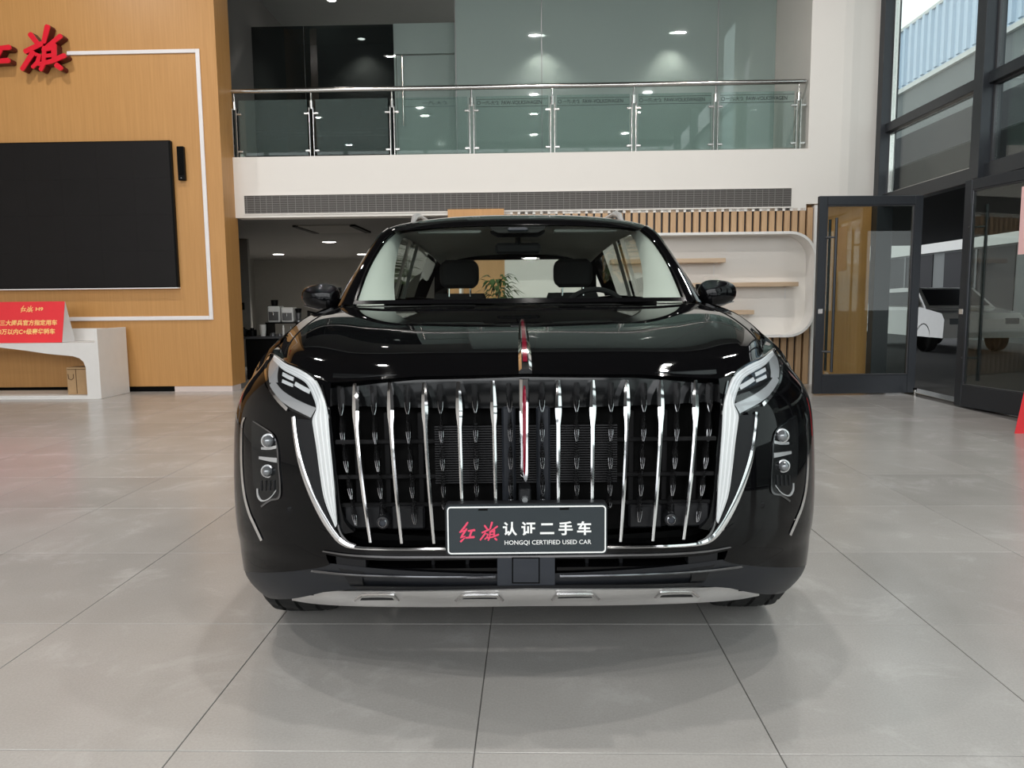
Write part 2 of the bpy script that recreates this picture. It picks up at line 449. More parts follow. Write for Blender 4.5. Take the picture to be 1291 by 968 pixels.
# front of the hall behind the camera: low wall, posts, open glazing above
fr = MB().box(-13, UF, -7.2, -7.0, 0, .35)
for u in (-13, -10, -7, -4, -1, 2, UF - .15): fr.box(u, u + .15, -7.15, -7.0, .35, 6.9)
fr.box(-13, UF, -7.15, -7.0, 2.6, 2.8)
structure(fr.build('wall_front', 'frame_dark'), 'dark framed glazing of the hall front')

# ---- wood feature wall on the left
ww = MB().box(-12.9, -4.2, VW, VW + .48, .075, 6.9).build('wall_feature', 'veneer'); structure(ww, 'honey coloured wood veneer feature wall')
structure(MB().box(-12.9, -5.02, VW + .02, VW + .3, 0, .075).build('baseboard_dark', 'black'), 'dark recessed plinth under the wood wall')
structure(MB().box(-5.02, -4.2, VW - .012, VW + .3, 0, .072).build('baseboard_pale', 'skirting'), 'pale metal skirting under the wood wall')
# pale light channel framing the screen
lc = thing('light_channel', 'thin pale metal light strip framing the black screen', 'light strip', (-4.45, VW, 1.03))
def strip(a, b, z0, z1): MB().bbox(a, b, VW - .02, VW - .0005, z0, z1, .004).build('strip', 'led_channel', lc)
strip(-4.475, -4.42, 1.0, 4.61); strip(-6.22, -4.476, 4.56, 4.61); strip(-12, -4.476, 1.0, 1.055)
# screen
sc_ = thing('video_wall', 'large switched-off black screen on the wood wall', 'screen', (-7.3, VW, 1.45))
MB().bbox(-9.9, -4.86, VW - .07, VW, 1.45, 3.42, .01).build('casing', 'bezel', sc_)
for i in range(10):
    for j in range(4):
        u0 = -9.88 + i * .5; z0 = 1.465 + j * .485
        MB().box(u0 + .0004, u0 + .4996, VW - .076, VW - .066, z0 + .0004, z0 + .4846).build('panel', 'screen', sc_)
MB().box(-9.9, -4.86, VW - .078, VW, 1.436, 1.45).build('lower_trim', 'led_channel', sc_)
sp = thing('wall_speaker', 'slim black column loudspeaker beside the screen', 'speaker', (-4.735, VW, 2.89))
MB().bbox(-4.785, -4.69, VW - .06, VW, 2.89, 3.34, .008).build('cabinet', 'bezel', sp)
MB().bbox(-4.778, -4.697, VW - .066, VW - .058, 2.96, 3.33, .004).build('grille_cloth', 'black', sp)
MB().bbox(-4.745, -4.73, VW - .068, VW - .058, 2.915, 2.925, .002).build('badge', 'stainless', sp)
# brush lettering on the wall
def sign(strokes, px, label):
    (x0, y0, x1, y1) = px
    a0 = PB(x0, y1, VW - .13); a1 = PB(x1, y0, VW - .13)
    o = thing('sign_character', label, 'sign', ((a0[0] + a1[0]) / 2, VW, a0[2]), 'red brush characters on the wood wall')
    W, H = a1[0] - a0[0], a1[2] - a0[2]
    m = MB(); sd = MB()
    for k, (pts, ws) in enumerate(strokes):
        e = k * .0006
        pp = [(a0[0] + a * W, a0[2] + b * H) for a, b in pts]
        m.stroke(pp, [q * H * .98 for q in ws], VW - .135 - e, VW - .12)
        sd.stroke(pp, [q * H * .96 for q in ws], VW - .12, VW - .01)
    m.build('face', 'sign_red', o); sd.build('return', 'sign_return', o)
sign(HONG, (-44, 40, 12, 90), 'red brush-written character cut off by the left picture edge')
sign(QI, (27, 31, 79, 91), 'complete red brush-written character above the black screen')

# ---- balcony front, column, slat wall
fa = MB().box(-4.2, 3.83, VF, VF + .25, 2.43, 3.27).build('wall_fascia', 'white_paint'); structure(fa, 'white balcony front')
structure(MB().box(-4.2, 3.83, VF + .25, 14.5, 2.62, 3.2).build('floor_upper', 'ceiling_grey'), 'upper floor slab')
# white pier with a soft corner between the balcony and the glass front
pier = MB(); prof = [(3.83, VF + 4.0), (3.83, VF), (4.28, VF), (4.40, VF + .015), (4.52, VF + .05), (4.80, VF + .12), (4.93, VF + .12), (4.93, VF + 4)]
pier.prism(prof, 2.52, 6.9, 'xy'); structure(pier.build('wall_pier', 'white_paint'), 'white wall pier beside the glass front')
structure(MB().box(3.83, 4.80, VF + .15, VF + .3, 0, 2.52).box(2.2, 3.83, VF + .26, VF + .35, 0, 2.5).build('wall_pier_base', 'veneer'), 'plain honey wood panel behind the open door')
structure(MB().box(-1.15, 3.83, VF + .06, VF + .25, 0, 2.43).build('wall_back', 'frame_dark'), 'dark backing of the wood slat wall')
# linear air vent
vg = thing('air_vent', 'long dark grey linear air vent in the white balcony front', 'vent', (-.2, VF, 2.48))
MB().box(-4.06, 3.62, VF - .004, VF + .002, 2.485, 2.735).build('backing', 'vent_dark', vg)
fm = MB().box(-4.08, 3.64, VF - .014, VF, 2.735, 2.75).box(-4.08, 3.64, VF - .014, VF, 2.47, 2.485).box(-4.08, -4.06, VF - .014, VF, 2.485, 2.735).box(3.62, 3.64, VF - .014, VF, 2.485, 2.735)
fm.build('frame', 'white_paint', vg)
fins = MB()
for k in range(8): fins.box(-4.06, 3.62, VF - .008, VF - .001, 2.497 + k * .031, 2.502 + k * .031)
tag(fins.build('blades', 'vent_bar', vg), kind='stuff')
cr = MB()
u = -4.03
while u < 3.6:
    cr.box(u, u + .006, VF - .011, VF - .002, 2.485, 2.735); u += .085 if int(u * 3) % 2 else .11
tag(cr.build('cross_bars', 'vent_bar', vg), kind='stuff')
# slats
sl0 = PB(640, 268, VF)[0]
sw = thing('slat_wall', 'upright wood slat cladding behind the car', 'wall cladding', (1.8, VF, 0))
slat = None; u = sl0
while u < 3.93:
    if slat is None:
        slat = MB().bbox(-.038, .038, -.02, .04, 0, 2.47, .004).build('slat', 'slat_wood'); slat.matrix_world = Matrix.Identity(4); slat.parent = sw; o = slat
    else:
        o = slat.copy(); COL.objects.link(o)
    o.location = (u - 1.8, .02, 0); u += .1055
structure(MB().box(-1.17, sl0 - .05, VF - .05, VF + .06, 0, 2.505).build('trim_1', 'veneer'), 'plain wood end panel of the slat wall')
structure(MB().box(-4.2, sl0, VF + .25, VF + .26, 2.43, 2.62).box(3.94, 3.99, VF - .03, VF + .1, 0, 2.5).build('trim_2', 'white_gloss'), 'pale edge trims')
# display niche
n0 = PB(1027, 425, VF - .35); n1 = PB(1027, 291, VF - .35)
NU0, NU1, NZ0, NZ1 = -1.0, n0[0], n0[2] + .0, n1[2]
def rrect(u0, u1, z0, z1, r, n=8):
    pts = []
    for (cx_, cz_, a0) in ((u1 - r, z1 - r, 0), (u0 + r, z1 - r, 90), (u0 + r, z0 + r, 180), (u1 - r, z0 + r, 270)):
        for k in range(n + 1):
            a = math.radians(a0 + 90 * k / n); pts.append((cx_ + r * math.cos(a), cz_ + r * math.sin(a)))
    return pts
ni = thing('display_niche', 'white rounded display niche set into the slat wall', 'niche', ((NU0 + NU1) / 2, VF, NZ0))
o_ = rrect(NU0, NU1, NZ0, NZ1, .36); i_ = rrect(NU0 + .035, NU1 - .035, NZ0 + .035, NZ1 - .035, .33)
rows = [[(a, VF - .02, b) for a, b in o_], [(a, VF - .345, b) for a, b in o_], [(a, VF - .35, b) for a, b in rrect(NU0 + .004, NU1 - .004, NZ0 + .004, NZ1 - .004, .357)],
        [(a, VF - .35, b) for a, b in i_], [(a, VF - .03, b) for a, b in i_]]
MB().grid(rows, close=True).build('frame', 'white_gloss', ni, True)
bp = MB(); bp.v = [(a, VF - .03, b) for a, b in i_]; bp.f = [tuple(range(len(i_)))]; bp.build('back_panel', 'white_paint', ni)
for (xe, ya, yb, u0, lab) in ((915, 325, 331, 1.1, 'upper wooden shelf, top one in the white niche'), (1007, 355, 361, 1.8, 'longest wooden shelf, middle one in the white niche'), (951, 391, 396, 1.6, 'lowest wooden shelf in the white niche')):
    e = PB(xe, (ya + yb) / 2, VF - .25); z = e[2]
    sh = thing('wall_shelf', lab, 'shelf', ((u0 + e[0]) / 2, VF - .03, z - .03), 'wooden shelves in the niche')
    MB().bbox(u0, e[0], VF - .25, VF - .03, z - .03, z + .03, .004).build('board', 'shelf_wood', sh)
    for ub in (u0 + .2, e[0] - .12):
        MB().box(ub, ub + .02, VF - .22, VF - .03, z - .036, z - .03).box(ub, ub + .02, VF - .036, VF - .03, z - .2, z - .03).build('bracket', 'white_gloss', sh)

# ---- balcony: balustrade
hr = thing('balcony_railing', 'stainless steel balcony railing with clamped glass panels', 'railing', (-.2, VF + .1, 3.27))
VR = VF + .08
MB().tube([(-4.2, VR, 4.185), (3.80, VR, 4.185)], .034, 14).build('handrail', 'stainless', hr, True)
PU = [-4.17, -3.08, -1.94, -.82, .31, 1.44, 2.57, 3.71]
for k, u in enumerate(PU):
    po = MB()
    for s in (-.034, .022): po.bbox(u + s, u + s + .012, VR - .03, VR + .03, 3.27, 3.95, .002)
    po.tube([(u, VR, 3.93), (u, VR, 4.04)], [.024, .03], 10).tube([(u, VR, 4.04), (u, VR, 4.16)], .012, 8)
    p = po.build('post', 'stainless', hr)
    for z in (3.36, 3.87):
        for s in (-1, 1): MB().bbox(u + s * .035 - .002 if s > 0 else u - .10, u + .10 if s > 0 else u - .033, VR - .018, VR + .018, z - .014, z + .014, .004).build('glass_clamp', 'stainless', p)
LG = 'FAW-VOLKSWAGEN'
for k in range(7):
    a, b = PU[k] + .06, PU[k + 1] - .06
    g = MB().box(a, b, VR - .005, VR + .005, 3.30, 4.06).build('glass_panel', 'balustrade', hr)
    if k >= 3:
        z = 3.945
        et = MB()
        for zz in (3.915, 4.015): et.box(a, b, VR - .0066, VR - .0056, zz, zz + .006)
        t1 = text_mb(LG, .56, .052, lambda x, y, h: (a + .36 + x, VR - .0062, z + y), bold=.01)
        t2 = text_mb('一汽-大众', .24, .058, lambda x, y, h: (a + .08 + x, VR - .0062, z - .003 + y), bold=.012)
        # round badge in front of the words
        ring = MB()
        for j in range(20):
            a0, a1 = 2 * math.pi * j / 20, 2 * math.pi * (j + 1) / 20
            ring.quad(*[(a + .04 + r * math.cos(q), VR - .0062, z + .027 + r * math.sin(q)) for r, q in ((.02, a0), (.027, a0), (.027, a1), (.02, a1))])
        for m in (t1, t2, ring):
            i = len(et.v); et.v += m.v; et.f += [tuple(i + q for q in f) for f in m.f]
        et.build('etched_lettering', 'etch', g, fix=False)

# ---- balcony: rooms behind
VP = 12.3   # frosted partition
structure(MB().box(-4.6, 3.83, VF + .3, 16, 6.35, 6.45).build('ceiling_upper', 'ceiling_grey'), 'grey ceiling of the upper floor')
structure(MB().box(-4.6, 3.83, 15.6, 15.7, 3.2, 6.4).box(-4.7, -4.6, VF + .36, 15.7, 3.2, 6.4).build('wall_upper', 'grey_paint'), 'grey rear wall of the upper floor')
def pane(name, u0, u1, v, z0, z1, m, label):
    t = thing(name, label, 'glass wall', ((u0 + u1) / 2, v, z0))
    MB().box(u0 + .006, u1 - .006, v - .006, v + .006, z0, z1).build('pane', m, t)
    MB().box(u0 - .006, u0 + .006, v - .014, v + .014, z0, z1).build('joint', 'steel_dark', t)
    MB().box(u0, u1, v - .02, v + .02, z0, z0 + .04).build('floor_rail', 'steel_dark', t)
    return t
q = [PB(x, 100, VP)[0] for x in (575, 683, 904)] + [3.82]
pane('frosted_partition', q[0], q[1], VP, 3.2, 6.35, 'frosted', 'narrow frosted green glass wall panel beside the upper glass door')
pane('frosted_partition', q[1], q[2], VP, 3.2, 6.35, 'frosted', 'widest frosted green glass wall panel, with an air outlet behind')
pane('frosted_partition', q[2], q[3], VP, 3.2, 6.35, 'frosted', 'frosted green glass wall panel next to the white pier')
# side return of the frosted room + long-handled door
VD = 12.9; ZSM = PB(430, 32, 12.9)[2]
d0, d1 = PB(500, 100, VD)[0], PB(575, 100, VD)[0]
dr = thing('glass_door', 'frosted upper glass door with a long steel pull handle', 'door', ((d0 + d1) / 2, VD, 3.2))
MB().box(d0 + .01, d1 - .01, VD - .006, VD + .006, 3.22, ZSM - .5).build('pane', 'frosted', dr)
MB().box(d0 - .03, d0, VD - .03, VD + .03, 3.2, ZSM).box(d1 - .02, d1 + .02, VD - .03, VD + .03, 3.2, ZSM).box(d0, d1, VD - .03, VD + .03, ZSM - .48, ZSM).build('door_frame', 'frosted', dr)
hz0, hz1 = PB(510, 160, VD)[2], PB(508, 72, VD)[2]; hu = PB(508.5, 110, VD)[0]
MB().tube([(hu, VD - .06, hz0), (hu, VD - .06, hz1)], .016, 10).tube([(hu, VD - .06, hz0 + .1), (hu, VD, hz0 + .1)], .01, 8).tube([(hu, VD - .06, hz1 - .1), (hu, VD, hz1 - .1)], .01, 8).build('handle', 'stainless', dr, True)
b0 = PB(300, 100, VD)[0]
dk = thing('smoked_partition', 'dark smoked glass wall at the left of the upper floor', 'glass wall', ((b0 + d0) / 2, VD, 3.2))
ub = PB(385, 100, VD)[0]
for (a, b) in ((b0 - .7, ub), (ub, d0 - .03)):
    MB().box(a + .004, b - .004, VD - .006, VD + .006, 3.2, ZSM).build('pane', 'smoked', dk)
zb = PB(400, 126, VD)[2]
MB().box(b0 + .03, d0 - .04, VD + .03, VD + .04, 3.2, zb).build('frosted_film', 'frosted_dark', dk)
zl = PB(400, 168, VD)[2]
t = text_mb('一汽-大众   ' + LG + '        ' + '一汽-大众   ' + LG, 2.1, .05, lambda x, y, h: (b0 + .1 + x, VD - .008, zl + y - .02), bold=.01)
for zz in (zl - .05, zl + .06): t.quad((b0, VD - .008, zz), (d0 - .04, VD - .008, zz), (d0 - .04, VD - .008, zz + .006), (b0, VD - .008, zz + .006))
t.build('etched_lettering', 'etch', dk, fix=False)
zl = PB(540, 130, VD)[2]
t = text_mb('一汽-大众', .42, .06, lambda x, y, h: (d0 + .42 + x, VD - .008, zl + y - .03), bold=.01)
for zz in (zl - .06, zl + .06): t.quad((d0 + .08, VD - .008, zz), (d1 - .02, VD - .008, zz), (d1 - .02, VD - .008, zz + .006), (d0 + .08, VD - .008, zz + .006))
t.build('etched_lettering', 'etch', dr, fix=False)
sl = thing('cup', 'small white cup standing at the left end of the balcony', 'cup', (PB(304, 190, VF + .35)[0], VF + .35, 3.27))
c0 = ROOTLOC[sl.name]
MB().lathe([(0, 0), (.035, 0), (.04, .1), (.036, .1), (.03, .01), (0, .01)], c0, n=14).build('body', 'white_cup', sl, True)
MB().tube([(c0[0] + .038, c0[1], c0[2] + .08), (c0[0] + .065, c0[1], c0[2] + .06), (c0[0] + .036, c0[1], c0[2] + .02)], .006, 6).build('handle', 'white_cup', sl, True)
# upper downlights and air outlet
def downlight(u, v, z, power, label, r=.07, grp='ceiling downlights upstairs'):
    o = thing('downlight', label, 'light', (u, v, z), grp)
    MB().lathe([(r, 0), (r + .02, -.004), (r + .02, 0)], (u, v, z - .001), n=16).build('trim_ring', 'white_gloss', o, True)
    m = MB(); m.v = [(u + r * math.cos(2 * math.pi * k / 16), v + r * math.sin(2 * math.pi * k / 16), z - .003) for k in range(16)]; m.f = [tuple(range(16))]
    m.build('bulb', 'lamp_glow', o)
    if power:
        l = bpy.data.lights.new('downlight_beam', 'SPOT'); l.energy = power; l.spot_size = math.radians(120); l.spot_blend = .8; l.shadow_soft_size = r; l.color = (1, .95, .88)
        lo = bpy.data.objects.new('downlight_beam', l); COL.objects.link(lo); lo.parent = o; lo.location = (0, 0, -.02)
def ceil_pt(px, py, z):
    r = _BI.to_3x3() @ ray(px, py); t = (z - CAMH) / r.z
    return (r.x * t, r.y * t, z)
for (px, py, lab, pw) in ((456, 60, 'round downlight added behind the dark smoked glass for a reflected lamp', 160), (683, 66, 'round ceiling downlight behind the frosted panel, left of the air outlet', 1100), (848, 63, 'round ceiling downlight behind the frosted panel, right of the air outlet', 1100), (418, 0, 'round ceiling downlight at the top picture edge upstairs', 260)):  # the first is added to stand in for a reflection in the smoked glass
    p = ceil_pt(px, py, 6.35)
    if p[1] > 15.4: p = (PB(px, py, 15.3)[0], 15.3, 6.35)
    downlight(p[0], p[1], 6.35, pw, lab)
p = PB(805, 26, 13.3)
ao = thing('air_outlet', 'pale slotted air outlet on the upper ceiling', 'vent', (p[0], 13.3, p[2]))
MB().bbox(p[0] - .36, p[0] + .36, 13.28, 13.42, p[2] - .12, p[2] + .12, .01).build('housing', 'ceiling_grey', ao)
for k in range(3): MB().box(p[0] - .32, p[0] + .32, 13.268, 13.28, p[2] - .085 + k * .065, p[2] - .05 + k * .065).build('slot', 'grey_paint', ao)
MB().tube([(p[0], 13.35, p[2] + .12), (p[0], 13.35, 6.35)], .02, 8).build('hanger', 'steel_dark', ao)

# ---- dim coffee corner under the balcony
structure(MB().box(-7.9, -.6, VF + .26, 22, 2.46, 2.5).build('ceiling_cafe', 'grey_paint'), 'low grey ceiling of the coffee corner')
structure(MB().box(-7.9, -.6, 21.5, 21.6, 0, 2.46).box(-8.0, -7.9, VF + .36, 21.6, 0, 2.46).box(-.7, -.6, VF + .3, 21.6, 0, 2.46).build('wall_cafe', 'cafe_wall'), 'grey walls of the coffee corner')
for (px, py, lab) in ((415, 305, 'nearest downlight in the low coffee corner ceiling'), (351, 320.5, 'left downlight in the low coffee corner ceiling'), (457, 320.5, 'downlight nearest the car pillar in the low coffee corner ceiling')):
    p = ceil_pt(px, py, 2.46); downlight(p[0], min(p[1], 21), 2.46, 380, lab, .13, 'downlights in the coffee corner')
p0 = ceil_pt(420, 288, 2.46)
av = thing('ceiling_vent', 'grey square ceiling vent above the coffee corner', 'vent', (p0[0], p0[1], 2.46))
MB().bbox(p0[0] - .45, p0[0] + .45, p0[1] - .6, p0[1] + .6, 2.44, 2.46, .005).build('plate', 'cafe_wall', av)
for s in (-.5, .42): MB().box(p0[0] + s, p0[0] + s + .09, p0[1] - .6, p0[1] + .6, 2.43, 2.46).build('slot', 'black', av)
VCT = 12.0
cz = PB(330, 424, VCT)[2]
co = thing('coffee_counter', 'black coffee counter in the dim corner under the balcony', 'counter', (-3.2, VCT, 0))
MB().box(-4.6, -1.6, VCT, VCT + .7, 0, cz - .04).build('body', 'black', co)
MB().bbox(-4.65, -1.55, VCT - .03, VCT + .72, cz - .04, cz, .006).build('worktop', 'frame_side', co)
bz = PB(360, 406, VCT + .4)[2]
st = thing('counter_riser', 'low black riser shelf on the coffee counter', 'shelf', (-3.2, VCT + .45, cz))
ru0 = PB(338, 400, VCT + .4)[0]
MB().box(ru0, -1.7, VCT + .25, VCT + .65, bz - .02, bz).build('top', 'bezel', st)
for uu in (ru0, ru0 + .5, -1.74): MB().box(uu, uu + .03, VCT + .26, VCT + .64, cz, bz - .02).build('support', 'bezel', st)
def machine(px0, px1, pyt, name, label, m):
    a = PB(px0, pyt, VCT + .35); b = PB(px1, pyt, VCT + .35)
    o = thing(name, label, 'coffee machine', ((a[0] + b[0]) / 2, VCT + .45, bz))
    MB().bbox(a[0], b[0], VCT + .35, VCT + .6, bz, a[2], .015).build('housing', m, o)
    MB().bbox(a[0] + .02, b[0] - .02, VCT + .335, VCT + .352, bz + .03, a[2] - .09, .004).build('front_recess', 'steel_dark', o)
    c_ = (a[0] + b[0]) / 2
    MB().tube([(c_, VCT + .33, a[2] - .1), (c_, VCT + .33, a[2] - .15)], .015, 8).build('spout', 'stainless', o, True)
    return o, a, b
o, a, b = machine(337, 352, 386, 'espresso_machine', 'pale grey coffee machine with a dark bean hopper', 'facade_white')
MB().lathe([(0, 0), (.05, 0), (.06, .10), (.05, .105), (0, .105)], ((a[0] + b[0]) / 2 - .02, VCT + .48, a[2] - .002), n=14).build('bean_hopper', 'bezel', o, True)
machine(354, 369, 387.5, 'espresso_machine', 'pale coffee machine next to the black grinder', 'white_cup')
a = PB(375, 390, VCT + .4)
gr = thing('coffee_grinder', 'small black and steel coffee grinder', 'grinder', (a[0], VCT + .45, bz))
MB().lathe([(0, 0), (.055, 0), (.055, .03), (.035, .05), (.045, .12), (.05, .15), (0, .15)], (a[0], VCT + .45, bz), n=16).build('body', 'steel_dark', gr, True)
MB().lathe([(0, 0), (.04, 0), (.055, .07), (0, .075)], (a[0], VCT + .45, bz + .15), n=16).build('hopper', 'bezel', gr, True)
a = PB(388, 390, VCT + .4)
tp = thing('beer_tap', 'dark tap arm on the coffee counter by the car mirror', 'tap', (a[0], VCT + .45, bz))
MB().tube([(a[0], VCT + .45, bz), (a[0], VCT + .45, bz + .16)], .025, 10).build('column', 'bezel', tp, True)
MB().tube([(a[0] - .02, VCT + .45, bz + .17), (a[0] + .16, VCT + .44, bz + .13)], .02, 8).build('arm', 'bezel', tp, True)
a = PB(331.5, 416, VCT + .1); 
cp = thing('paper_cup_stack', 'white stack of paper cups on the coffee counter', 'cups', (a[0], VCT + .1, cz))
for k in range(4): MB().lathe([(.038, 0), (.052, .115), (.055, .12), (.048, .12)], (a[0], VCT + .1, cz + k * .022), n=16).build('paper_cup', 'white_cup', cp, True)
for (px, lab, s) in ((307, 'leftmost black canister on the coffee counter', 1.0), (318, 'black canister beside the white cups', .9)):
    a = PB(px, 416, VCT + .2)
    k = thing('canister', lab, 'canister', (a[0], VCT + .2, cz), 'black canisters')
    MB().lathe([(0, 0), (.065, 0), (.07, .02), (.07, .10 * s), (.06, .115 * s), (0, .115 * s)], (a[0], VCT + .2, cz), n=16).build('body', 'bezel', k, True)
    MB().lathe([(0, 0), (.03, 0), (.03, .025), (0, .03)], (a[0], VCT + .2, cz + .115 * s), n=12).build('lid', 'black', k, True)
for j, px in enumerate((344, 352.5, 357.5, 367)):
    a = PB(px, 418, VCT + .15)
    k = thing('glass_tumbler', ('wide low glass dish on the coffee counter', 'small glass dish beside the upright bottle', 'thin pale upright bottle on the coffee counter', 'grey upright bottle on the coffee counter near the car')[j], 'glassware', (a[0], VCT + .15, cz), 'glassware on the coffee counter')
    hh = (.05, .04, .17, .16)[j]; rr = (.05, .035, .016, .016)[j]
    MB().lathe([(0, 0), (rr, 0), (rr * 1.05, hh * .7), (rr * .8, hh * .8), (rr * .75, hh), (0, hh)], (a[0], VCT + .15, cz), n=14).build('body', 'steel_dark' if j != 2 else 'white_cup', k, True)
ws_ = PB(305, 386, 14.5)
sw_ = thing('wall_switch', 'small black wall box beside the coffee corner entrance', 'switch box', (ws_[0], 14.5, ws_[2]))
# a slim grey post carries the switch box
MB().box(ws_[0] - .05, ws_[0] + .05, 14.45, 14.5, ws_[2] - .07, ws_[2] + .07).build('box', 'bezel', sw_)
MB().box(ws_[0] - .02, ws_[0] + .02, 14.44, 14.45, ws_[2] - .03, ws_[2] + .03).build('rocker', 'black', sw_)
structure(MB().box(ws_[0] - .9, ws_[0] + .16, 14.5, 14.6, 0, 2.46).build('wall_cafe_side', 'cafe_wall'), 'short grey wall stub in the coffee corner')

# ---- display bench with red tent card
VB = 9.62
ur, ul = PB(125, 500, VB)[0], -9.2
zt = PB(118, 432, VB)[2]; zs = PB(121, 414.5, VB)[2]
be = thing('display_bench', 'white display bench with a swooping cut-out front', 'bench', ((ur + ul) / 2, VB, 0))
prof = [PB(x, y, VB) for x, y in ((0, 438), (33, 442), (60, 446), (92, 449), (100, 451.5), (105, 456), (108, 463), (110.5, 500))]
cut = [(a[0], a[2]) for a in prof]; zc = cut[0][1]
n = len(cut)
m = MB()
edge = [(ul + .45, zc)] + cut                       # underside of the front board, left to right
edge[-1] = (edge[-1][0], .05)
for (a, b) in zip(edge, edge[1:]):
    if b[1] > .06 and b[0] > a[0]:
        m.prism([(a[0], a[1]), (b[0], b[1]), (b[0], zt), (a[0], zt)], VB, VB + .04)
e6, e7 = edge[-2], edge[-1]
m.prism([(e6[0], e6[1]), (e7[0], e7[1]), (e7[0], 0), (ur, 0), (ur, zt), (e6[0], zt)], VB, VB + .04)
m.prism([(ul, 0), (ul + .45, 0), (ul + .45, zt), (ul, zt)], VB, VB + .04)
m.build('front_board', 'white_gloss', be)
MB().box(ul, e7[0], VB, VB + .66, 0, .045).build('base_board', 'white_gloss', be)
MB().bbox(ul, ur, VB + .04, VB + .66, zt - .04, zt - .001, .004).build('top_board', 'white_gloss', be)
MB().bbox(ur - .012, ur + .03, VB - .002, VB + .70, 0, zs, .003).build('side_panel', 'white_gloss', be)
MB().bbox(ul, ur - .012, VB + .60, VB + .65, zt, zs - .01, .003).build('back_upstand', 'white_gloss', be)
# red tent card
VCD = VB + .12
b0 = PB(78.5, 432, VCD); t0 = PB(82, 380, VCD + .13)
tcd = thing('tent_card', 'red promotional tent card with gold characters on the bench', 'sign', (b0[0] - .6, VCD, zt))
L = 1.35
def card_T(a, b, h):      # a along, b up the leaning face, h out of it
    k = b / .56
    return (b0[0] - L + a + (t0[0] - b0[0]) * k, VCD + .13 * k - h - .004, zt + .002 + (t0[2] - zt) * k)
MB().quad(card_T(0, 0, 0), card_T(L, 0, 0), card_T(L, .56, 0), card_T(0, .56, 0)).build('front_face', 'card_red', tcd)
bk = PB(95, 430, VCD + .30)
m = MB().quad(card_T(0, .56, -.002), card_T(L, .56, -.002), (bk[0], VCD + .30, zt), (bk[0] - L, VCD + .30, zt))
m.quad(card_T(L, 0, -.004), (bk[0] - .001, VCD + .30, zt), card_T(L, .56, -.004), card_T(L, .559, -.004)); m.build('back_face', 'card_white', tcd)
def card_text(body, px0, px1, pyb, pyt, bold):
    A = PB(px0, pyb, VCD + .06); B = PB(px1, pyt, VCD + .06)
    k0 = (A[2] - zt) / (t0[2] - zt) * .56; hh = (B[2] - A[2]) / (t0[2] - zt) * .56
    a0 = A[0] - (b0[0] - L)
    return text_mb(body, B[0] - A[0], hh, lambda x, y, h: card_T(a0 + x, k0 + y, .002), bold=bold)
card_text('九三大阅兵官方指定用车', -7, 72, 411, 403, .025).build('gold_lettering', 'gold_print', tcd, fix=False)
card_text('20万以内C+级豪华轿车', -3, 71, 422, 414, .025).build('gold_lettering', 'gold_print', tcd, fix=False)
card_text('H9', 43, 52, 392, 387.5, .02).build('gold_lettering', 'gold_print', tcd, fix=False)
m = MB()
for strokes, x0, x1 in ((HONG, 26, 32), (QI, 33, 41)):
    A = PB(x0, 394, VCD + .09); B = PB(x1, 385.5, VCD + .09)
    k0 = (A[2] - zt) / (t0[2] - zt) * .56; hh = (B[2] - A[2]) / (t0[2] - zt) * .56; a0 = A[0] - (b0[0] - L)
    for pts, ws in strokes:
        m.stroke([(a0 + p * (B[0] - A[0]), k0 + q_ * hh) for p, q_ in pts], [z * hh * .8 for z in ws], .001, .003, card_T)
m.build('gold_lettering', 'gold_print', tcd, fix=False)
# brown carton in the bench
c0 = PB(86, 500, VB + .10); c1 = PB(110.5, 463, VB + .10)
ca = thing('carton', 'brown cardboard carton standing inside the bench', 'box', ((c0[0] + c1[0]) / 2, VB + .2, .045))
MB().bbox(c0[0], c1[0] + .02, VB + .10, VB + .34, .047, c1[2], .004).build('box', 'carton', ca)
MB().box(c0[0] + .12, c0[0] + .13, VB + .098, VB + .10, .06, c1[2] - .02).box(c0[0] + .01, c1[0], VB + .098, VB + .10, c1[2] - .03, c1[2] - .022).build('flap_seam', 'carton_print', ca)
m = MB(); uu = c0[0] + .02
m.stroke([(uu, c1[2] - .09), (uu + .005, c1[2] - .15), (uu + .04, c1[2] - .165), (uu + .07, c1[2] - .14), (uu + .07, c1[2] - .09)], .012, VB + .0985, VB + .0995)
m.build('printed_mark', 'carton_print', ca, fix=False)

# ---- glass front on the right: mullions, rails, panes, doors
gf = []
def post(v0, v1, z0, z1, name='trim_3', lab='dark metal post of the glass front'):
    o = MB().bbox(UF - .10, UF + .12, v0, v1, z0, z1, .004).build(name, 'frame_dark'); structure(o, lab); return o
# v of the photographed edges
v1a = 10.78; post(v1a, v1a + .16, 0, 6.9, 'trim_3', 'dark metal post beside the white pier')
v2 = 8.42; post(v2, v2 + .17, 2.48, 6.9, 'trim_4', 'dark metal post over the doors')
post(6.0, 6.17, 0, 6.9, 'trim_5', 'dark metal post outside the picture')
post(3.4, 3.57, 0, 6.9, 'trim_5', 'dark metal post outside the picture'); post(.8, .97, 0, 6.9, 'trim_5', 'dark metal post outside the picture'); post(-1.8, -1.63, 0, 6.9, 'trim_5', 'dark metal post outside the picture'); post(-4.4, -4.23, 0, 6.9, 'trim_5', 'dark metal post outside the picture')
for k, (z0, z1, lab) in enumerate(((2.47, 2.63, 'dark metal door head'), (3.46, 3.58, 'dark metal transom rail'), (5.9, 6.02, 'upper dark metal transom rail'))):
    structure(MB().bbox(UF - .035, UF + .12, -7, 10.9, z0, z1, .004).build('trim_%d' % (6 + k), 'frame_dark'), lab)
bays = [(8.59, 10.78), (6.17, 8.42), (3.57, 6.0), (.97, 3.4), (-1.63, .8), (-4.23, -1.8), (-7, -4.4)]
nwin = 0
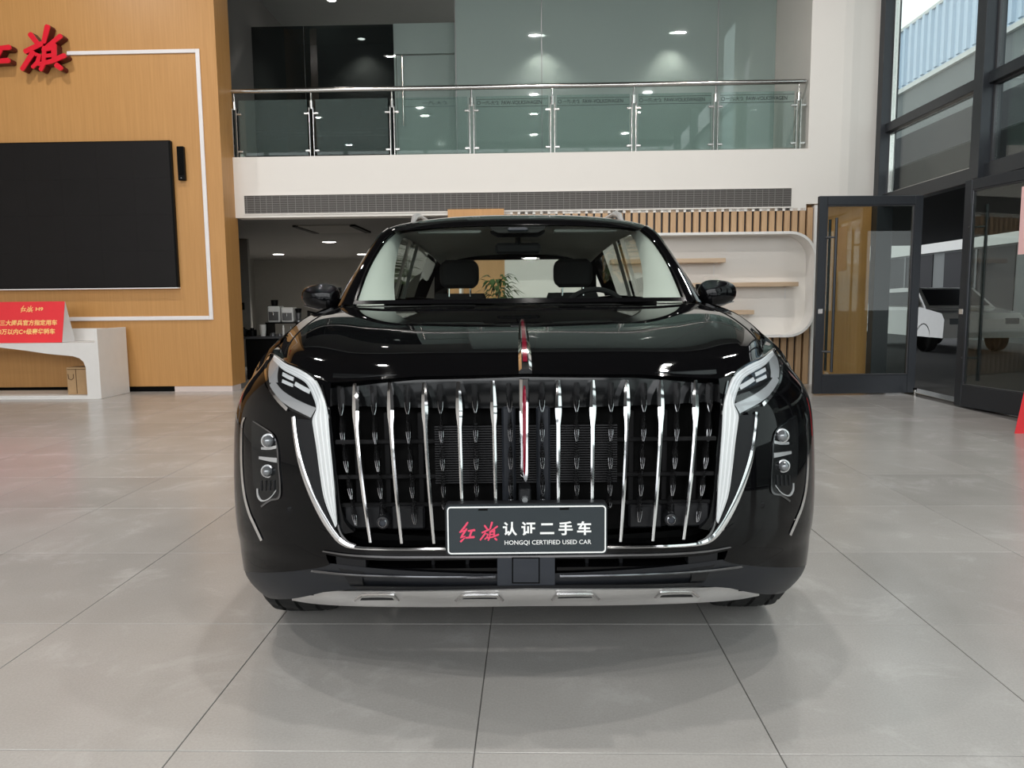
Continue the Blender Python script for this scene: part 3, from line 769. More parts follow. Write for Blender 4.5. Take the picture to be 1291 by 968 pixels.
for bi, (a, b) in enumerate(bays):
    for (z0, z1) in ((2.63, 3.46), (3.58, 5.9)) + (((.0, 2.47),) if bi > 1 else ()):
        nwin += 1
        wn = MB().box(UF + .045, UF + .057, a + .03, b - .03, z0 + .02, z1 - .02).build('window_%d' % nwin, 'pane'); structure(wn, 'glass pane of the hall front')
        MB().box(UF + .02, UF + .08, a, a + .03, z0, z1).box(UF + .02, UF + .08, b - .03, b, z0, z1).box(UF + .02, UF + .08, a, b, z0, z0 + .02).box(UF + .02, UF + .08, a, b, z1 - .02, z1).build('window_frame', 'frame_side' if bi else 'stainless', wn)
def leaf(A, B, name, handle_end, label):
    """door leaf standing on the line A-B (building coordinates); returns the root and the map"""
    A = Vector((*A, 0)); B = Vector((*B, 0)); W = (B - A).length; tx = (B - A) / W; nx = Vector((tx.y, -tx.x, 0))   # nx points to the camera side
    o = thing(name, label, 'door', tuple((A + B) / 2))
    def T(a, n_, z): p = A + tx * a + nx * n_; return (p.x, p.y, z)
    def bx(a0, a1, n0, n1, z0, z1):
        m = MB().bbox(a0, a1, n0, n1, z0, z1, .004); m.v = [T(*p) for p in m.v]; return m
    H = 2.45
    bx(0, .10, -.03, .03, .02, H).build('stile', 'frame_dark', o); bx(W - .10, W, -.03, .03, .02, H).build('stile', 'frame_dark', o)
    bx(.10, W - .10, -.03, .03, H - .11, H).build('top_rail', 'frame_dark', o); bx(.10, W - .10, -.03, .03, .02, .25).build('bottom_rail', 'frame_dark', o)
    bx(.11, W - .11, -.006, .006, .26, H - .12).build('pane', 'door_glass', o)
    bd = MB()
    for q_ in ((.10, .115, .25, H - .11), (W - .115, W - .10, .25, H - .11)): 
        mm = bx(q_[0], q_[1], -.022, .022, q_[2], q_[3]); i = len(bd.v); bd.v += mm.v; bd.f += [tuple(i + z for z in f) for f in mm.f]
    for q_ in ((.115, W - .115, .25, .265), (.115, W - .115, H - .125, H - .11)):
        mm = bx(*q_[:2], -.022, .022, *q_[2:]); i = len(bd.v); bd.v += mm.v; bd.f += [tuple(i + z for z in f) for f in mm.f]
    bd.build('glazing_bead', 'frame_side', o)
    ha = .19 if handle_end == 0 else W - .19
    for s in (1, -1):
        h = MB().tube([T(ha, s * .09, .30), T(ha, s * .09, 2.18)], .017, 10)
        hd = h.build('pull_handle', 'frame_dark', o, True)
        MB().tube([T(ha - (.1 if handle_end == 0 else -.1), s * .03, .55), T(ha, s * .09, .55)], .012, 8).tube([T(ha - (.1 if handle_end == 0 else -.1), s * .03, 1.95), T(ha, s * .09, 1.95)], .012, 8).build('standoff', 'frame_side', hd, True)
    bx(.02 if handle_end == 0 else W - .08, .08 if handle_end == 0 else W - .02, .03, .045, 1.02, 1.08).build('lock', 'stainless', o)
    return o, T, W
A1 = PB(1024, 499, 9.50)[:2]; 
leaf((A1[0], 9.50), (UF - .10, 9.56), 'glass_door', 0, 'open dark framed glass door swung back against the slat wall')
d2, T2, W2 = leaf((4.70, 8.42), (UF + .06, 7.10), 'glass_door', 0, 'dark framed glass door standing ajar at the right edge')
m = MB(); m.v = [T2(*p) for p in MB().box(W2 - .62, W2 - .14, .008, .012, 1.62, 2.28).v]; m.f = MB().box(0, 1, 0, 1, 0, 1).f
pst = m.build('poster', 'poster_pink'); tag(pst, 'pale pink poster stuck on the glass of the right door', 'poster')
ds = thing('door_stop', 'small steel door stop on the floor by the open door', 'door stop', (4.72, 9.36, 0))
MB().lathe([(0, 0), (.03, 0), (.03, .01), (.012, .015), (.012, .05), (.02, .055), (.02, .075), (0, .08)], (4.72, 9.36, 0), n=14).build('body', 'stainless', ds, True)
MB().lathe([(0, 0), (.022, 0), (.022, .02), (0, .02)], (4.72, 9.36, .08), n=14).build('rubber_tip', 'black', ds, True)
th = structure(MB().bbox(UF - .06, UF + .2, 6.1, 10.8, -.003, .012, .003).build('trim_9', 'stainless'), 'metal door threshold')
# red floor sign at the right edge
f0 = PB(1279, 545, 6.7); f1 = PB(1293, 503, 6.86)
fs = thing('floor_sign', 'red slanted floor sign at the right picture edge', 'sign', (f0[0] + .35, 6.8, 0))
kx = (f1[0] - f0[0]) / (f1[2] - 0.0)
m = MB(); zt_ = .95; x0 = f0[0]
m.v = [(x0, 6.70, 0), (x0 + .5, 6.70, 0), (x0 + .5 + .12, 6.86, zt_), (x0 + .26, 6.86, zt_)]; m.f = [(0, 1, 2, 3)]
m.build('front_face', 'card_red', fs)
m = MB(); m.v = [(x0 + .30, 7.05, 0), (x0 + .62, 7.05, 0), (x0 + .62, 6.862, zt_), (x0 + .26, 6.862, zt_)]; m.f = [(0, 1, 2, 3)]; m.build('back_face', 'card_red', fs)

# ---- hall ceiling lights in pairs, reflected in the bonnet
for (u, v) in [(a, b) for a in (-6.5, -3.2, .1, 3.2) for b in (-1.8, 3.2, 7.8)]:
    o = thing('twin_downlight', 'square twin downlight on the dark hall ceiling', 'light', (u, v, 6.9), 'twin downlights on the hall ceiling')
    MB().bbox(u - .22, u + .22, v - .11, v + .11, 6.87, 6.9, .004).build('housing', 'ceiling_dark', o)
    for s in (-.11, .11):
        MB().box(u + s - .045, u + s + .045, v - .045, v + .045, 6.862, 6.869).build('lamp', 'tube_glow', o)
    l = bpy.data.lights.new('hall_downlight', 'AREA'); l.shape = 'RECTANGLE'; l.size, l.size_y = .20, .07; l.energy = 72; l.color = (1, .965, .92)
    lo = bpy.data.objects.new('hall_downlight', l); COL.objects.link(lo); lo.parent = o; lo.location = (0, 0, -.045)

# ---- potted plant behind the car
pp = PB(628, 372, 9.6); pu = pp[0]
pl = thing('potted_plant', 'bushy green potted plant standing behind the car', 'plant', (pu, 9.6, 0))
MB().lathe([(0, 0), (.16, 0), (.20, .55), (.22, .6), (.20, .6), (.17, .5), (0, .5)], (pu, 9.6, 0), n=20).build('pot', 'pot', pl, True)
MB().tube([(pu, 9.6, .5), (pu + .01, 9.6, 1.0), (pu, 9.6, 1.3)], [.022, .018, .008], 8).build('stem', 'bark', pl, True)
rnd = random.Random(3)
fo = MB()
for k in range(230):
    a = rnd.uniform(0, 6.28); z = rnd.uniform(.85, 1.52); r0 = rnd.uniform(.02, .16); ln = rnd.uniform(.12, .26); dz = rnd.uniform(-.12, .06)
    c_, s_ = math.cos(a), math.sin(a); w_ = rnd.uniform(.016, .03)
    b_ = Vector((pu + c_ * r0, 9.6 + s_ * r0, z)); d_ = Vector((c_, s_, dz / ln)).normalized(); n_ = Vector((-s_, c_, 0)) * w_
    fo.v += [tuple(b_), tuple(b_ + d_ * ln * .5 + n_ + Vector((0, 0, .02))), tuple(b_ + d_ * ln - Vector((0, 0, .04))), tuple(b_ + d_ * ln * .5 - n_ + Vector((0, 0, .02)))]
    i = len(fo.v) - 4; fo.f += [(i, i + 1, i + 2, i + 3)]
tag(fo.build('foliage', 'leaf', pl, fix=False), kind='stuff')

# ---- outside on the right: pavement, building across, parked cars, a tree
structure(MB().box(UF + .1, 60, -30, 60, -.2, -.03).build('ground_outside', 'asphalt'), 'dark pavement outside the doors')
structure(MB().box(-60, 60, -60, -7.3, -.25, -.05).build('ground_front', 'asphalt'), 'dark forecourt in front of the hall')
ob = thing('building', 'grey building with a pale blue corrugated parapet across the lane', 'building', (13.4, 15, 0))
UO = 13.0
MB().box(UO, UO + 6, 2, 45, -.03, 8.4).build('wall', 'facade_grey', ob)
cor = None; v = 2.0
while v < 40:
    if cor is None:
        cor = MB().prism([(-.08, 0), (-.16, .06), (-.16, .2), (-.08, .26)], 8.5, 10.4, 'xy').build('corrugated_rib', 'corrugated', ob); o = cor
        cor.data.transform(Matrix.Translation(Vector(ROOTLOC[ob.name])))
        ox = Vector((UO, 2, 0)) - Vector(ROOTLOC[ob.name])
    else: o = cor.copy(); COL.objects.link(o)
    o.location = Vector((UO, v, 0)) - Vector(ROOTLOC[ob.name]); v += .42
MB().box(UO - .08, UO + 2, 2, 45, 8.4, 10.42).build('parapet', 'corrugated', ob)
MB().box(UO - .16, UO - .08, 2, 45, 10.36, 10.46).box(UO - .12, UO, 2, 45, 8.3, 8.45).build('parapet_cap', 'facade_white', ob)
MB().box(UO - .05, UO, 2, 45, 5.8, 6.8).build('dark_band', 'facade_dark', ob)
MB().box(UO - .1, UO, 2, 45, 2.65, 3.3).build('sign_band', 'facade_white', ob)
for k in range(9):
    wv = 4 + k * 4.2
    f = MB().box(UO - .03, UO + .01, wv, wv + 3.5, .6, 2.6).build('window', 'facade_dark', ob)
    MB().box(UO - .06, UO - .03, wv + 1.7, wv + 1.8, .6, 2.6).build('mullion', 'frame_side', f)
    f2 = MB().box(UO - .03, UO + .01, wv, wv + 3.2, 3.7, 5.4).build('window', 'facade_dark', ob)
    MB().box(UO - .06, UO - .03, wv + 1.55, wv + 1.65, 3.7, 5.4).build('mullion', 'frame_side', f2)
structure(MB().box(UF + .2, UF + 5.6, 3.0, 21, 2.62, 3.0).build('trim_10', 'facade_dark'), 'dark entrance canopy outside the doors')
def simple_car(u, v, m, label, van):
    o = thing('parked_car', label, 'car', (u, v, 0))
    L_, H_, W_ = 4.4, (1.75 if van else 1.46), 1.78
    low = [(-L_ / 2, .32), (-L_ / 2, .72), (-L_ / 2 + .15, .86), (-1.15, .98), (1.75, 1.0), (L_ / 2 - .05, .92), (L_ / 2, .5), (L_ / 2, .32)]
    up = [(-1.25, .97), (-.55, H_ - .02), (.2, H_), (1.3, H_ - .03), (1.95, .99)]
    def sec(pts, w0, w1, z1):
        rows = []
        for k in range(7):
            a = k / 6; s = 2 * a - 1
            rows.append([(u + s * (w0 + (w1 - w0) * max(0, (z - .3) / (z1 - .3)) ** 2), v + y, z - .0) for y, z in pts])
        return rows
    bo = MB(); rows = sec(low, W_ / 2, W_ / 2 - .06, 1.0); bo.grid(rows)
    for r in (rows[0], rows[-1]): i = len(bo.v); bo.v += r; bo.f.append(tuple(range(i, i + len(r))))
    bo.build('body', m, o, True)
    ro = MB(); rows = sec(up, W_ / 2 - .03, W_ / 2 - .24, H_); ro.grid(rows)
    for r in (rows[0], rows[-1]): i = len(ro.v); ro.v += r; ro.f.append(tuple(range(i, i + len(r))))
    ro.build('cabin', m, o, True)
    gl = MB()
    for s in (-1, 1):
        pts = [(-1.0, 1.03), (-.5, H_ - .1), (1.2, H_ - .12), (1.65, 1.03)]
        i = len(gl.v); gl.v += [(u + s * (W_ / 2 - .02 - .17 * max(0, (z - 1) / (H_ - 1))), v + y, z) for y, z in pts]; gl.f.append((i, i + 1, i + 2, i + 3))
    gl.build('side_window', 'facade_dark', o)
    ww_ = W_ / 2 - .2
    MB().quad((u - ww_, v - 1.2, 1.03), (u + ww_, v - 1.2, 1.03), (u + ww_ - .1, v - .60, H_ - .05), (u - ww_ + .1, v - .60, H_ - .05)).build('front_window', 'facade_dark', o)
    for s in (-1, 1):
        for y in (-1.35, 1.35):
            wl = MB().lathe([(0, .1), (.2, .1), (.22, .115), (.31, .1), (.33, .05), (.33, -.08), (.31, -.1)], (u + s * (W_ / 2 - .1), v + y, .30), 'x', 20).build('wheel', 'rubber', o, True)
    MB().bbox(u - .75, u - .45, v - L_ / 2 - .01, v - L_ / 2 + .05, .62, .75, .01).bbox(u + .45, u + .75, v - L_ / 2 - .01, v - L_ / 2 + .05, .62, .75, .01).build('headlamp', 'lens', o)
simple_car(9.9, 19.0, 'car_white', 'white car parked outside behind the open doorway', False)
simple_car(-3.0, -12.5, 'car_dark', 'dark car parked in front of the hall', True)
def tree(u, v, h, label, seed, n=900):
    t = thing('tree', label, 'tree', (u, v, 0), 'street trees'); rr = random.Random(seed)
    MB().tube([(u, v, -.05), (u + .05, v, h * .35), (u, v + .05, h * .62), (u + .1, v, h * .9)], [.14, .11, .08, .02], 10).build('trunk', 'bark', t, True)
    f = MB()
    for k in range(n):
        a = rr.uniform(0, 6.28); q_ = rr.uniform(-1, 1); R_ = rr.uniform(.3, 1) ** .5 * h * .33
        c_ = Vector((u + math.cos(a) * math.sqrt(1 - q_ * q_) * R_, v + math.sin(a) * math.sqrt(1 - q_ * q_) * R_, h * .66 + q_ * R_ * 1.05))
        e1 = Vector((rr.gauss(0, 1), rr.gauss(0, 1), rr.gauss(0, .6))).normalized() * rr.uniform(.12, .26); e2 = Vector((rr.gauss(0, 1), rr.gauss(0, 1), rr.gauss(0, 1))).normalized() * .11
        i = len(f.v); f.v += [tuple(c_ - e1), tuple(c_ + e2), tuple(c_ + e1), tuple(c_ - e2)]; f.f.append((i, i + 1, i + 2, i + 3))
    tag(f.build('foliage', 'leaf', t, fix=False), kind='stuff')
for (u, v, h, lab, sd) in ((7.0, -13, 7.5, 'tree on the forecourt to the right', 1), (2.0, -14, 7, 'tree on the forecourt behind the camera', 2), (-6, -15, 7.5, 'tree on the forecourt to the left', 3), (-11, -14, 7, 'outermost tree on the forecourt', 5)):
    tree(u, v, h, lab, sd)
# ================================================================== THE CAR (car coordinates: x right, d back from the plate, z up)
car = bpy.data.objects.new('car', None); COL.objects.link(car); car.location = (CARX, CARY, 0); car.empty_display_size = .2
tag(car, 'glossy black SUV with tall chrome grille bars facing the camera', 'car'); ROOTLOC[car.name] = (0, 0, 0)
def cp(mb, name, m, parent=car, smooth=True, sharp=35, fix=True): return mb.build(name, m, parent, smooth, fix, True, sharp)

XT = smooth_tab([(.15, .90), (.19, .965), (.25, .990), (.35, 1.002), (.45, 1.007), (.61, 1.009), (.79, 1.004), (.878, .990), (.935, .962), (.985, .924), (1.05, .885), (1.10, .84)])
HT = smooth_tab([(.20, .20), (.28, .15), (.33, .09), (.38, .04), (.45, .015), (.55, .012), (.70, .022), (.85, .042), (.93, .065), (1.0, .10), (1.06, .14)])
WRAP = .55
def Xw(z): return lerp_tab(XT, z)
def Hh(z): return lerp_tab(HT, z)
def skin_d(x, z):
    s = min(abs(x) / Xw(z), 1.0)
    return Hh(z) + WRAP * (1 - math.sqrt(max(0, 1 - s * s)))
def S(px, py, off=0.0):
    """where the ray through a pixel of the right half meets the front skin, moved `off` metres towards the viewer"""
    r = ray(px, py); lo, hi = CARY - .3, CARY + .9; last = None
    def F(Y):
        t = Y / r.y; return (Y - CARY) - skin_d(r.x * t - CARX, max(.2, CAMH + r.z * t))
    a = lo; fa_ = F(a); b = a
    while b < hi:
        b = a + .02; fb = F(b)
        if fa_ < 0 <= fb: break
        a, fa_ = b, fb
    for _ in range(30):
        m = (a + b) / 2
        if F(m) < 0: a = m
        else: b = m
    t = (a - off) / r.y
    return (r.x * t - CARX, a - CARY - off, CAMH + r.z * t)
def ribbon(pairs, nl=24, nw=4, off=.004, thick=.02, mirror=True, bulge=0.):
    """strip between two traced edges laid on the front skin, with a skirt going back"""
    E1 = catmull([p[0] for p in pairs], nl); E2 = catmull([p[1] for p in pairs], nl)
    G = []
    for a, b in zip(E1, E2):
        row = []
        for k in range(nw + 1):
            t = k / nw; p = S(a[0] + (b[0] - a[0]) * t, a[1] + (b[1] - a[1]) * t, off)
            e = bulge * (4 * t * (1 - t)); row.append((p[0], p[1] - e, p[2]))
        G.append(row)
    m = MB().grid(G)
    loop = G[0] + [r[-1] for r in G[1:]] + G[-1][::-1][1:] + [r[0] for r in G[::-1]][1:-1]
    if thick: m.grid([loop, [(x * .998, y + thick, z) for x, y, z in loop]], close=True)
    if mirror: m.mirror()
    return m
def catmull2(pairs, n): return list(zip(catmull([p[0] for p in pairs], n), catmull([p[1] for p in pairs], n)))
def one(mb, name, m, parent=car, sharp=35):
    """a traced part and its mirror image, as two objects"""
    a = cp(mb, name, m, parent, sharp=sharp)
    f = MB(); f.v = [(-x, y, z) for x, y, z in mb.v]; f.f = [q[::-1] for q in mb.f]
    b = cp(f, name, m, parent, sharp=sharp)
    return a, b

# ---- front bumper and wings
ZTOP = [(0, .995), (.32, .988), (.585, .965), (.66, .982), (.75, 1.003), (.82, 1.025), (.885, 1.05)]
def inner_x(z):
    # edge of the grille opening / lower intake
    return lerp_tab([(.20, .55), (.40, .58), (.45, .60), (.51, .60), (.535, .505), (.56, .535), (.62, .548), (.75, .560), (.88, .578), (.965, .585), (1.1, .585)], z)
NR, NC = 34, 26
rows = []
for r in range(NR + 1):
    row = []
    for c in range(NC + 1):
        q = c / NC
        xa = .585 + .30 * q
        zt_ = lerp_tab(ZTOP, xa); zb_ = .425 - .165 * q ** .8
        z = zb_ + (zt_ - zb_) * r / NR
        x0 = inner_x(z); th0 = math.asin(min(.999, x0 / Xw(z))); th = th0 + (math.pi / 2 - th0) * q
        x = Xw(z) * math.sin(th); d = Hh(max(z, .40)) + WRAP * (1 - math.cos(th))
        row.append((x, d, z))
    rows.append(row)
bumper_side = [r[-1] for r in rows]
m = MB().grid(rows); loop = [r[0] for r in rows]
m.grid([loop, [(x * .985, y + .12, z) for x, y, z in loop]])
one(m, 'bumper_corner', 'paint', sharp=60)
# lower dark plastic valance, both corners and centre
rows = []
for r in range(9):
    row = []
    for c in range(45):
        th = math.pi / 2 * c / 44; sx = math.sin(th)
        q = max(0, (th - .64) / (math.pi / 2 - .64))
        zt_ = .429 - .165 * q ** .8
        zb_ = lerp_tab([(0, .350), (.5, .345), (.65, .315), (.78, .268), (.9, .228), (1, .20)], sx); z = zb_ + (zt_ - zb_) * r / 8
        tuck = .035 * (1 - r / 8) ** 2
        x = (Xw(max(z, .20)) - tuck) * sx * .998; d = Hh(lerp_tab([(0, max(z, .34)), (.5, max(z, .36)), (.75, max(z, .40))], sx)) + .002 + WRAP * (1 - math.cos(th)) + tuck * .5
        row.append((x, d, z))
    rows.append(row)
val_side = [r[-1] for r in rows]
rows.insert(0, [(x * .94, d + .10, z + .0) for x, d, z in rows[0]])
cp(MB().grid(rows).mirror(), 'lower_valance', 'valance', sharp=60)

# ---- body sides
ST = [.72, .85, .95, 1.1, 1.25, 1.4, 1.6, 1.9, 2.3, 2.7, 3.1, 3.5, 3.9, 4.2, 4.5, 4.75, 4.95]
ztop = smooth_tab([(.6, 1.045), (.72, 1.075), (.85, 1.108), (.95, 1.13), (1.1, 1.157), (1.4, 1.187), (1.9, 1.198), (2.7, 1.215), (3.5, 1.235), (4.3, 1.25), (4.95, 1.24)])
xtop = smooth_tab([(.6, .885), (.85, .886), (1.1, .876), (1.4, .862), (1.9, .868), (2.7, .875), (3.5, .872), (4.2, .845), (4.6, .80), (4.95, .70)])
xmax = smooth_tab([(.6, 1.018), (.9, 1.018), (1.5, 1.0), (3.0, .99), (3.8, 1.0), (4.3, .985), (4.7, .93), (4.95, .80)])
SEC = [(0, 0), (.05, .44), (.11, .74), (.18, .94), (.28, 1.0), (.5, .985), (.62, 1.0), (.72, .97), (.80, .90)]
NR2 = len(bumper_side) - 1
def side_pt(d, r, z0=.42):
    zt_ = lerp_tab(ztop, d); z = z0 + (zt_ - z0) * r
    dr_ = zt_ - z; a, b = lerp_tab(xtop, d), lerp_tab(xmax, d)
    return (a + (b - a) * lerp_tab(smooth_tab_SEC, dr_), d, z)
smooth_tab_SEC = smooth_tab(SEC)
def arch(m, cd, cz, R):
    keep = []
    for f in m.f:
        cx_ = sum(m.v[i][1] for i in f) / len(f); cz_ = sum(m.v[i][2] for i in f) / len(f)
        if (cx_ - cd) ** 2 + (cz_ - cz) ** 2 > R * R: keep.append(f)
    m.f = keep
WF, WR, RW = .87, 3.88, .375
def side_piece(d0, d1, n, first=None):
    rows = []
    cols = [first] if first else []
    ds_ = [d0 + (d1 - d0) * k / n for k in range(n + 1)]
    if first: ds_ = ds_[1:]
    cols += [[side_pt(d, r / NR2) for r in range(NR2 + 1)] for d in ds_]
    return MB().grid(cols)
m = side_piece(.68, 1.38, 28, bumper_side); arch(m, WF, RW, .43); one(m, 'wing', 'paint', sharp=60)
m = side_piece(1.386, 2.52, 20); one(m, 'front_door', 'paint', sharp=60)
m = side_piece(2.526, 3.42, 16); arch(m, WR, RW, .43); one(m, 'rear_door', 'paint', sharp=60)
m = side_piece(3.426, 4.95, 40); arch(m, WR, RW, .43); one(m, 'rear_quarter', 'paint', sharp=60)
# sills and arch lips
m = MB().grid([[(.94 - .05 * k, d, .42 - .07 * k) for d in (1.38, 2, 2.8, 3.5)] for k in range(3)]); one(m, 'sill', 'plastic')
def lip(cd):
    rows = []
    for k in range(25):
        a = math.radians(-8 + 140 * k / 24)
        row = []
        for (R, ox) in ((.40, .02), (.405, .006), (.445, .004), (.46, .012)):
            d = cd + R * math.cos(a); z = RW + R * math.sin(a); zz = max(.25, z)
            x = side_pt(min(4.9, max(.60, d)), max(0, (zz - .42) / (lerp_tab(ztop, d) - .42)))[0] if zz > .42 else .95
            row.append((x + .012 - ox, d, zz))
        rows.append(row)
    return MB().grid(rows)
one(lip(WF), 'wheel_arch_lip', 'plastic'); one(lip(WR), 'wheel_arch_lip', 'plastic')
# underbody, rear panel
cp(MB().box(-.72, .72, .30, 4.7, .26, .34).box(-.9, .9, 1.45, 3.45, .28, .36), 'underbody', 'black', smooth=False)
for s in (-1, 1):
    for cd_ in (WF, WR):
        cp(MB().grid([[(s * x_, cd_ + .43 * math.cos(math.radians(a_)), RW + .43 * math.sin(math.radians(a_))) for a_ in range(-20, 201, 10)] for x_ in (.60, .75, .93)]), 'wheel_liner', 'black')
rr = [[(x_, 4.95 + .05 * (1 - (x_ / .8) ** 2), .40 + (1.24 - .40) * k / 6) for x_ in [-.80 + .1 * (i) for i in range(17)]] for k in range(7)]
cp(MB().grid(rr), 'tailgate', 'paint')

# ---- bonnet
L = [[(0, .100, .995), (0, .27, 1.05), (0, .57, 1.105), (0, .92, 1.152), (0, 1.33, 1.188)],
     [(.33, .131, .988), (.335, .30, 1.047), (.34, .60, 1.102), (.34, .93, 1.150), (.34, 1.33, 1.187)],
     [None, (.598, .36, 1.035), (.60, .62, 1.094), (.60, .94, 1.145), (.59, 1.33, 1.184)],
     [None, (.762, .46, 1.056), (.772, .68, 1.104), (.772, .97, 1.150), (.76, 1.35, 1.186)],
     [None, (.872, .70, 1.072), (.880, .84, 1.107), (.874, 1.08, 1.153), (.855, 1.40, 1.186)]]
for k, x in ((2, .585), (3, .75)):
    z = lerp_tab(ZTOP, x); L[k][0] = (x, skin_d(x, z), z)
L[4][0] = bumper_side[-1]
Lr = [catmull(c, 30) for c in L]
G = [catmull([Lr[k][i] for k in range(5)], 33) for i in range(30)]
# front edge follows the bumper skin exactly
fe = []
for p in G[0]:
    x = p[0]; z = lerp_tab(ZTOP, x); fe.append((x, skin_d(x, z) if x < .884 else p[1], z))
G[0] = fe
GH = G
m = MB().grid(G); m.grid([fe, [(x * .99, d + .015, z - .018) for x, d, z in fe], [(x * .985, d + .07, z - .02) for x, d, z in fe]]); m.mirror()
cp(m, 'bonnet', 'paint', sharp=50)
def hood_z(x, d):
    best = None
    for row in GH:
        for p in row:
            e = (p[0] - abs(x)) ** 2 + (p[1] - d) ** 2
            if best is None or e < best[0]: best = (e, p[2])
    return best[1]
# seam between bonnet and wing
seam = [(GH[i][27][0], GH[i][27][1], GH[i][27][2] + .0006) for i in range(2, 30)]
one(MB().tube(seam, .0022, 6), 'bonnet_seam', 'black')
# washer jets, cowl, wipers
cp(MB().grid([[(x, 1.31 + .05 * (x / .85) ** 2 + .05 * k, 1.176 + .004 * k) for x in [-.85 + .085 * i for i in range(21)]] for k in range(4)]), 'cowl', 'plastic')
for (xa, xb, y) in ((-.62, -.02, 1.40), (.08, .62, 1.40)):
    w_ = cp(MB().tube([(xb, y - .02, 1.192), ((xa + xb) / 2, y - .01, 1.199), (xa, y + .01, 1.20)], .008, 6), 'wiper', 'black')
    cp(MB().tube([(xb, y - .03, 1.186), (xb - .18, y + .0, 1.197)], .011, 6), 'wiper_arm', 'black', w_)

# ---- grille opening
gz0, gz1 = .52, .97
box = MB()
R_ = []
for k in range(13):
    z = gz0 + (gz1 - gz0) * k / 12
    R_.append([(x, skin_d(x, z) + .115, z) for x in [-.60 + .05 * i for i in range(25)]])
box.grid(R_)
gr_ = cp(box, 'grille_backing', 'black')
# glossy sloping shelf at the head of the grille
sh = []
for (z, e) in ((.99, .012), (.965, .02), (.92, .045), (.895, .052), (.885, .11)):
    sh.append([(x, skin_d(x, z) + e, z) for x in [-.585 + .045 * i for i in range(27)]])
cp(MB().grid(sh), 'grille_head_panel', 'lamp_dark', gr_)
# radiator core
r0, r1 = S(540, 606, -.09), S(779, 531, -.09)
xa, xb = -.265, .265
core = MB().box(xa, xb, .108, .12, r0[2], r1[2]); cp(core, 'radiator_core', 'black', gr_, False)
fin = MB(); z = r0[2]
while z < r1[2]: fin.box(xa, xb, .098, .108, z, z + .0035); z += .0072
tag(cp(fin, 'radiator_fins', 'fin', gr_, False), kind='stuff')
# carrier frame pieces behind the bars
fr_ = MB()
for z in (.60, .685, .79): fr_.bbox(-.56, .56, .122, .135, z, z + .012, .002)
for x in (-.50, -.41, -.31, .31, .41, .50): fr_.bbox(x - .008, x + .008, .118 + .1 * x * x, .14 + .1 * x * x, .53, .88, .002)
cp(fr_, 'carrier_frame', 'interior', gr_, False)
for (x0_, x1_) in ((-.54, -.43), (-.40, -.30), (.30, .40), (.43, .54)):
    cp(MB().bbox(x0_, x1_, .09 + .1 * x0_ * x0_, .12 + .1 * x0_ * x0_, .535, .605, .006), 'air_flap', 'plastic', gr_, False)
for x0_ in (-.055, .045): cp(MB().bbox(x0_ - .015, x0_ + .025, .09, .12, .62, .90, .006), 'support_post', 'plastic_grey', gr_, False)

def bar_mesh(xt, yt, xb, yb, wt, depth, off, ntab=20, black=False):
    """upright bar between two pixels; wt maps 0..1 (top..bottom) to width in pixels"""
    E = []
    for k in range(ntab):
        t = k / (ntab - 1); y = yt + (yb - yt) * t
        s = max(0, (t - .25)) / .75
        x = xt + (xb - xt) * s ** 1.35; wd = lerp_tab(wt, t) / 2
        a, c, b = S(x - wd, y, off), S(x, y, off + wd * .0012), S(x + wd, y, off)
        E.append([(a[0] + .001, a[1] + depth, a[2]), a, c, b, (b[0] - .001, b[1] + depth, b[2])])
    m = MB().grid(E)
    for r in (E[0], E[-1]): i = len(m.v); m.v += r; m.f.append(tuple(range(i, i + 5)))
    return m
for (xt, xb, yb) in ((704, 704, 634), (747.5, 746.5, 637), (790.5, 782.5, 683), (833.5, 823, 682), (877, 862, 680)):
    span = yb - 479
    wt = [(0, 4.0), (12 / span, 6.5), (35 / span, 8.5), (46 / span, 7.5), (56 / span, 4.6), (.7, 4.4), (1, 3.2)]
    one(bar_mesh(xt, 479, xb, yb, wt, .035, .004), 'grille_bar', 'chrome')
for (xt, xb, yb) in ((683.5, 684.5, 632), (727, 727.5, 634), (770.5, 768.5, 640), (812, 805, 672), (854, 843, 672), (895, 879, 660)):
    tips = [482, 519, 556, 591, 625, 658]
    m = MB(); ch = MB()
    for a, b in zip(tips, tips[1:]):
        if a > yb: break
        b = min(b, yb)
        f0, f1 = (a - 482) / (yb - 482), (b - 482) / (yb - 482)
        X = lambda f: xt + (xb - xt) * (max(0, f - .25) / .75) ** 1.35
        w0 = 7.5 if a == 482 else 6.0
        tab = [(0, w0 if a == 482 else 2.2), (.5, w0), (.8, w0 * .8), (1, 1.6)]
        def loc(t): return X(f0 + (f1 - f0) * t), a + (b - a) * t
        E = []
        for k in range(9):
            t = k / 8; x, y = loc(t); wd = lerp_tab(tab, t) / 2
            p, c_, q = S(x - wd, y, -.022), S(x, y, -.004), S(x + wd, y, -.022)
            E.append([(p[0], p[1] + .04, p[2]), p, c_, q, (q[0], q[1] + .04, q[2])])
        m.grid(E)
        # bright V at the foot of each leaf
        for sgn in (-1, 1):
            R2 = []
            for k in range(6):
                t = .60 + .40 * k / 5; x, y = loc(t); wd = lerp_tab(tab, t) / 2
                R2.append(S(x + sgn * wd * .9, y, -.012))
            ch.tube(R2, [.0006, .0009, .0011, .0012, .0013, .0013], 6)
    A, B = one(m, 'leaf_bar', 'leaf_gloss')
    tag(cp(ch, 'leaf_tip', 'tip_chrome', A), kind='stuff'); f = MB(); f.v = [(-x, y, z) for x, y, z in ch.v]; f.f = ch.f; tag(cp(f, 'leaf_tip', 'tip_chrome', B), kind='stuff')
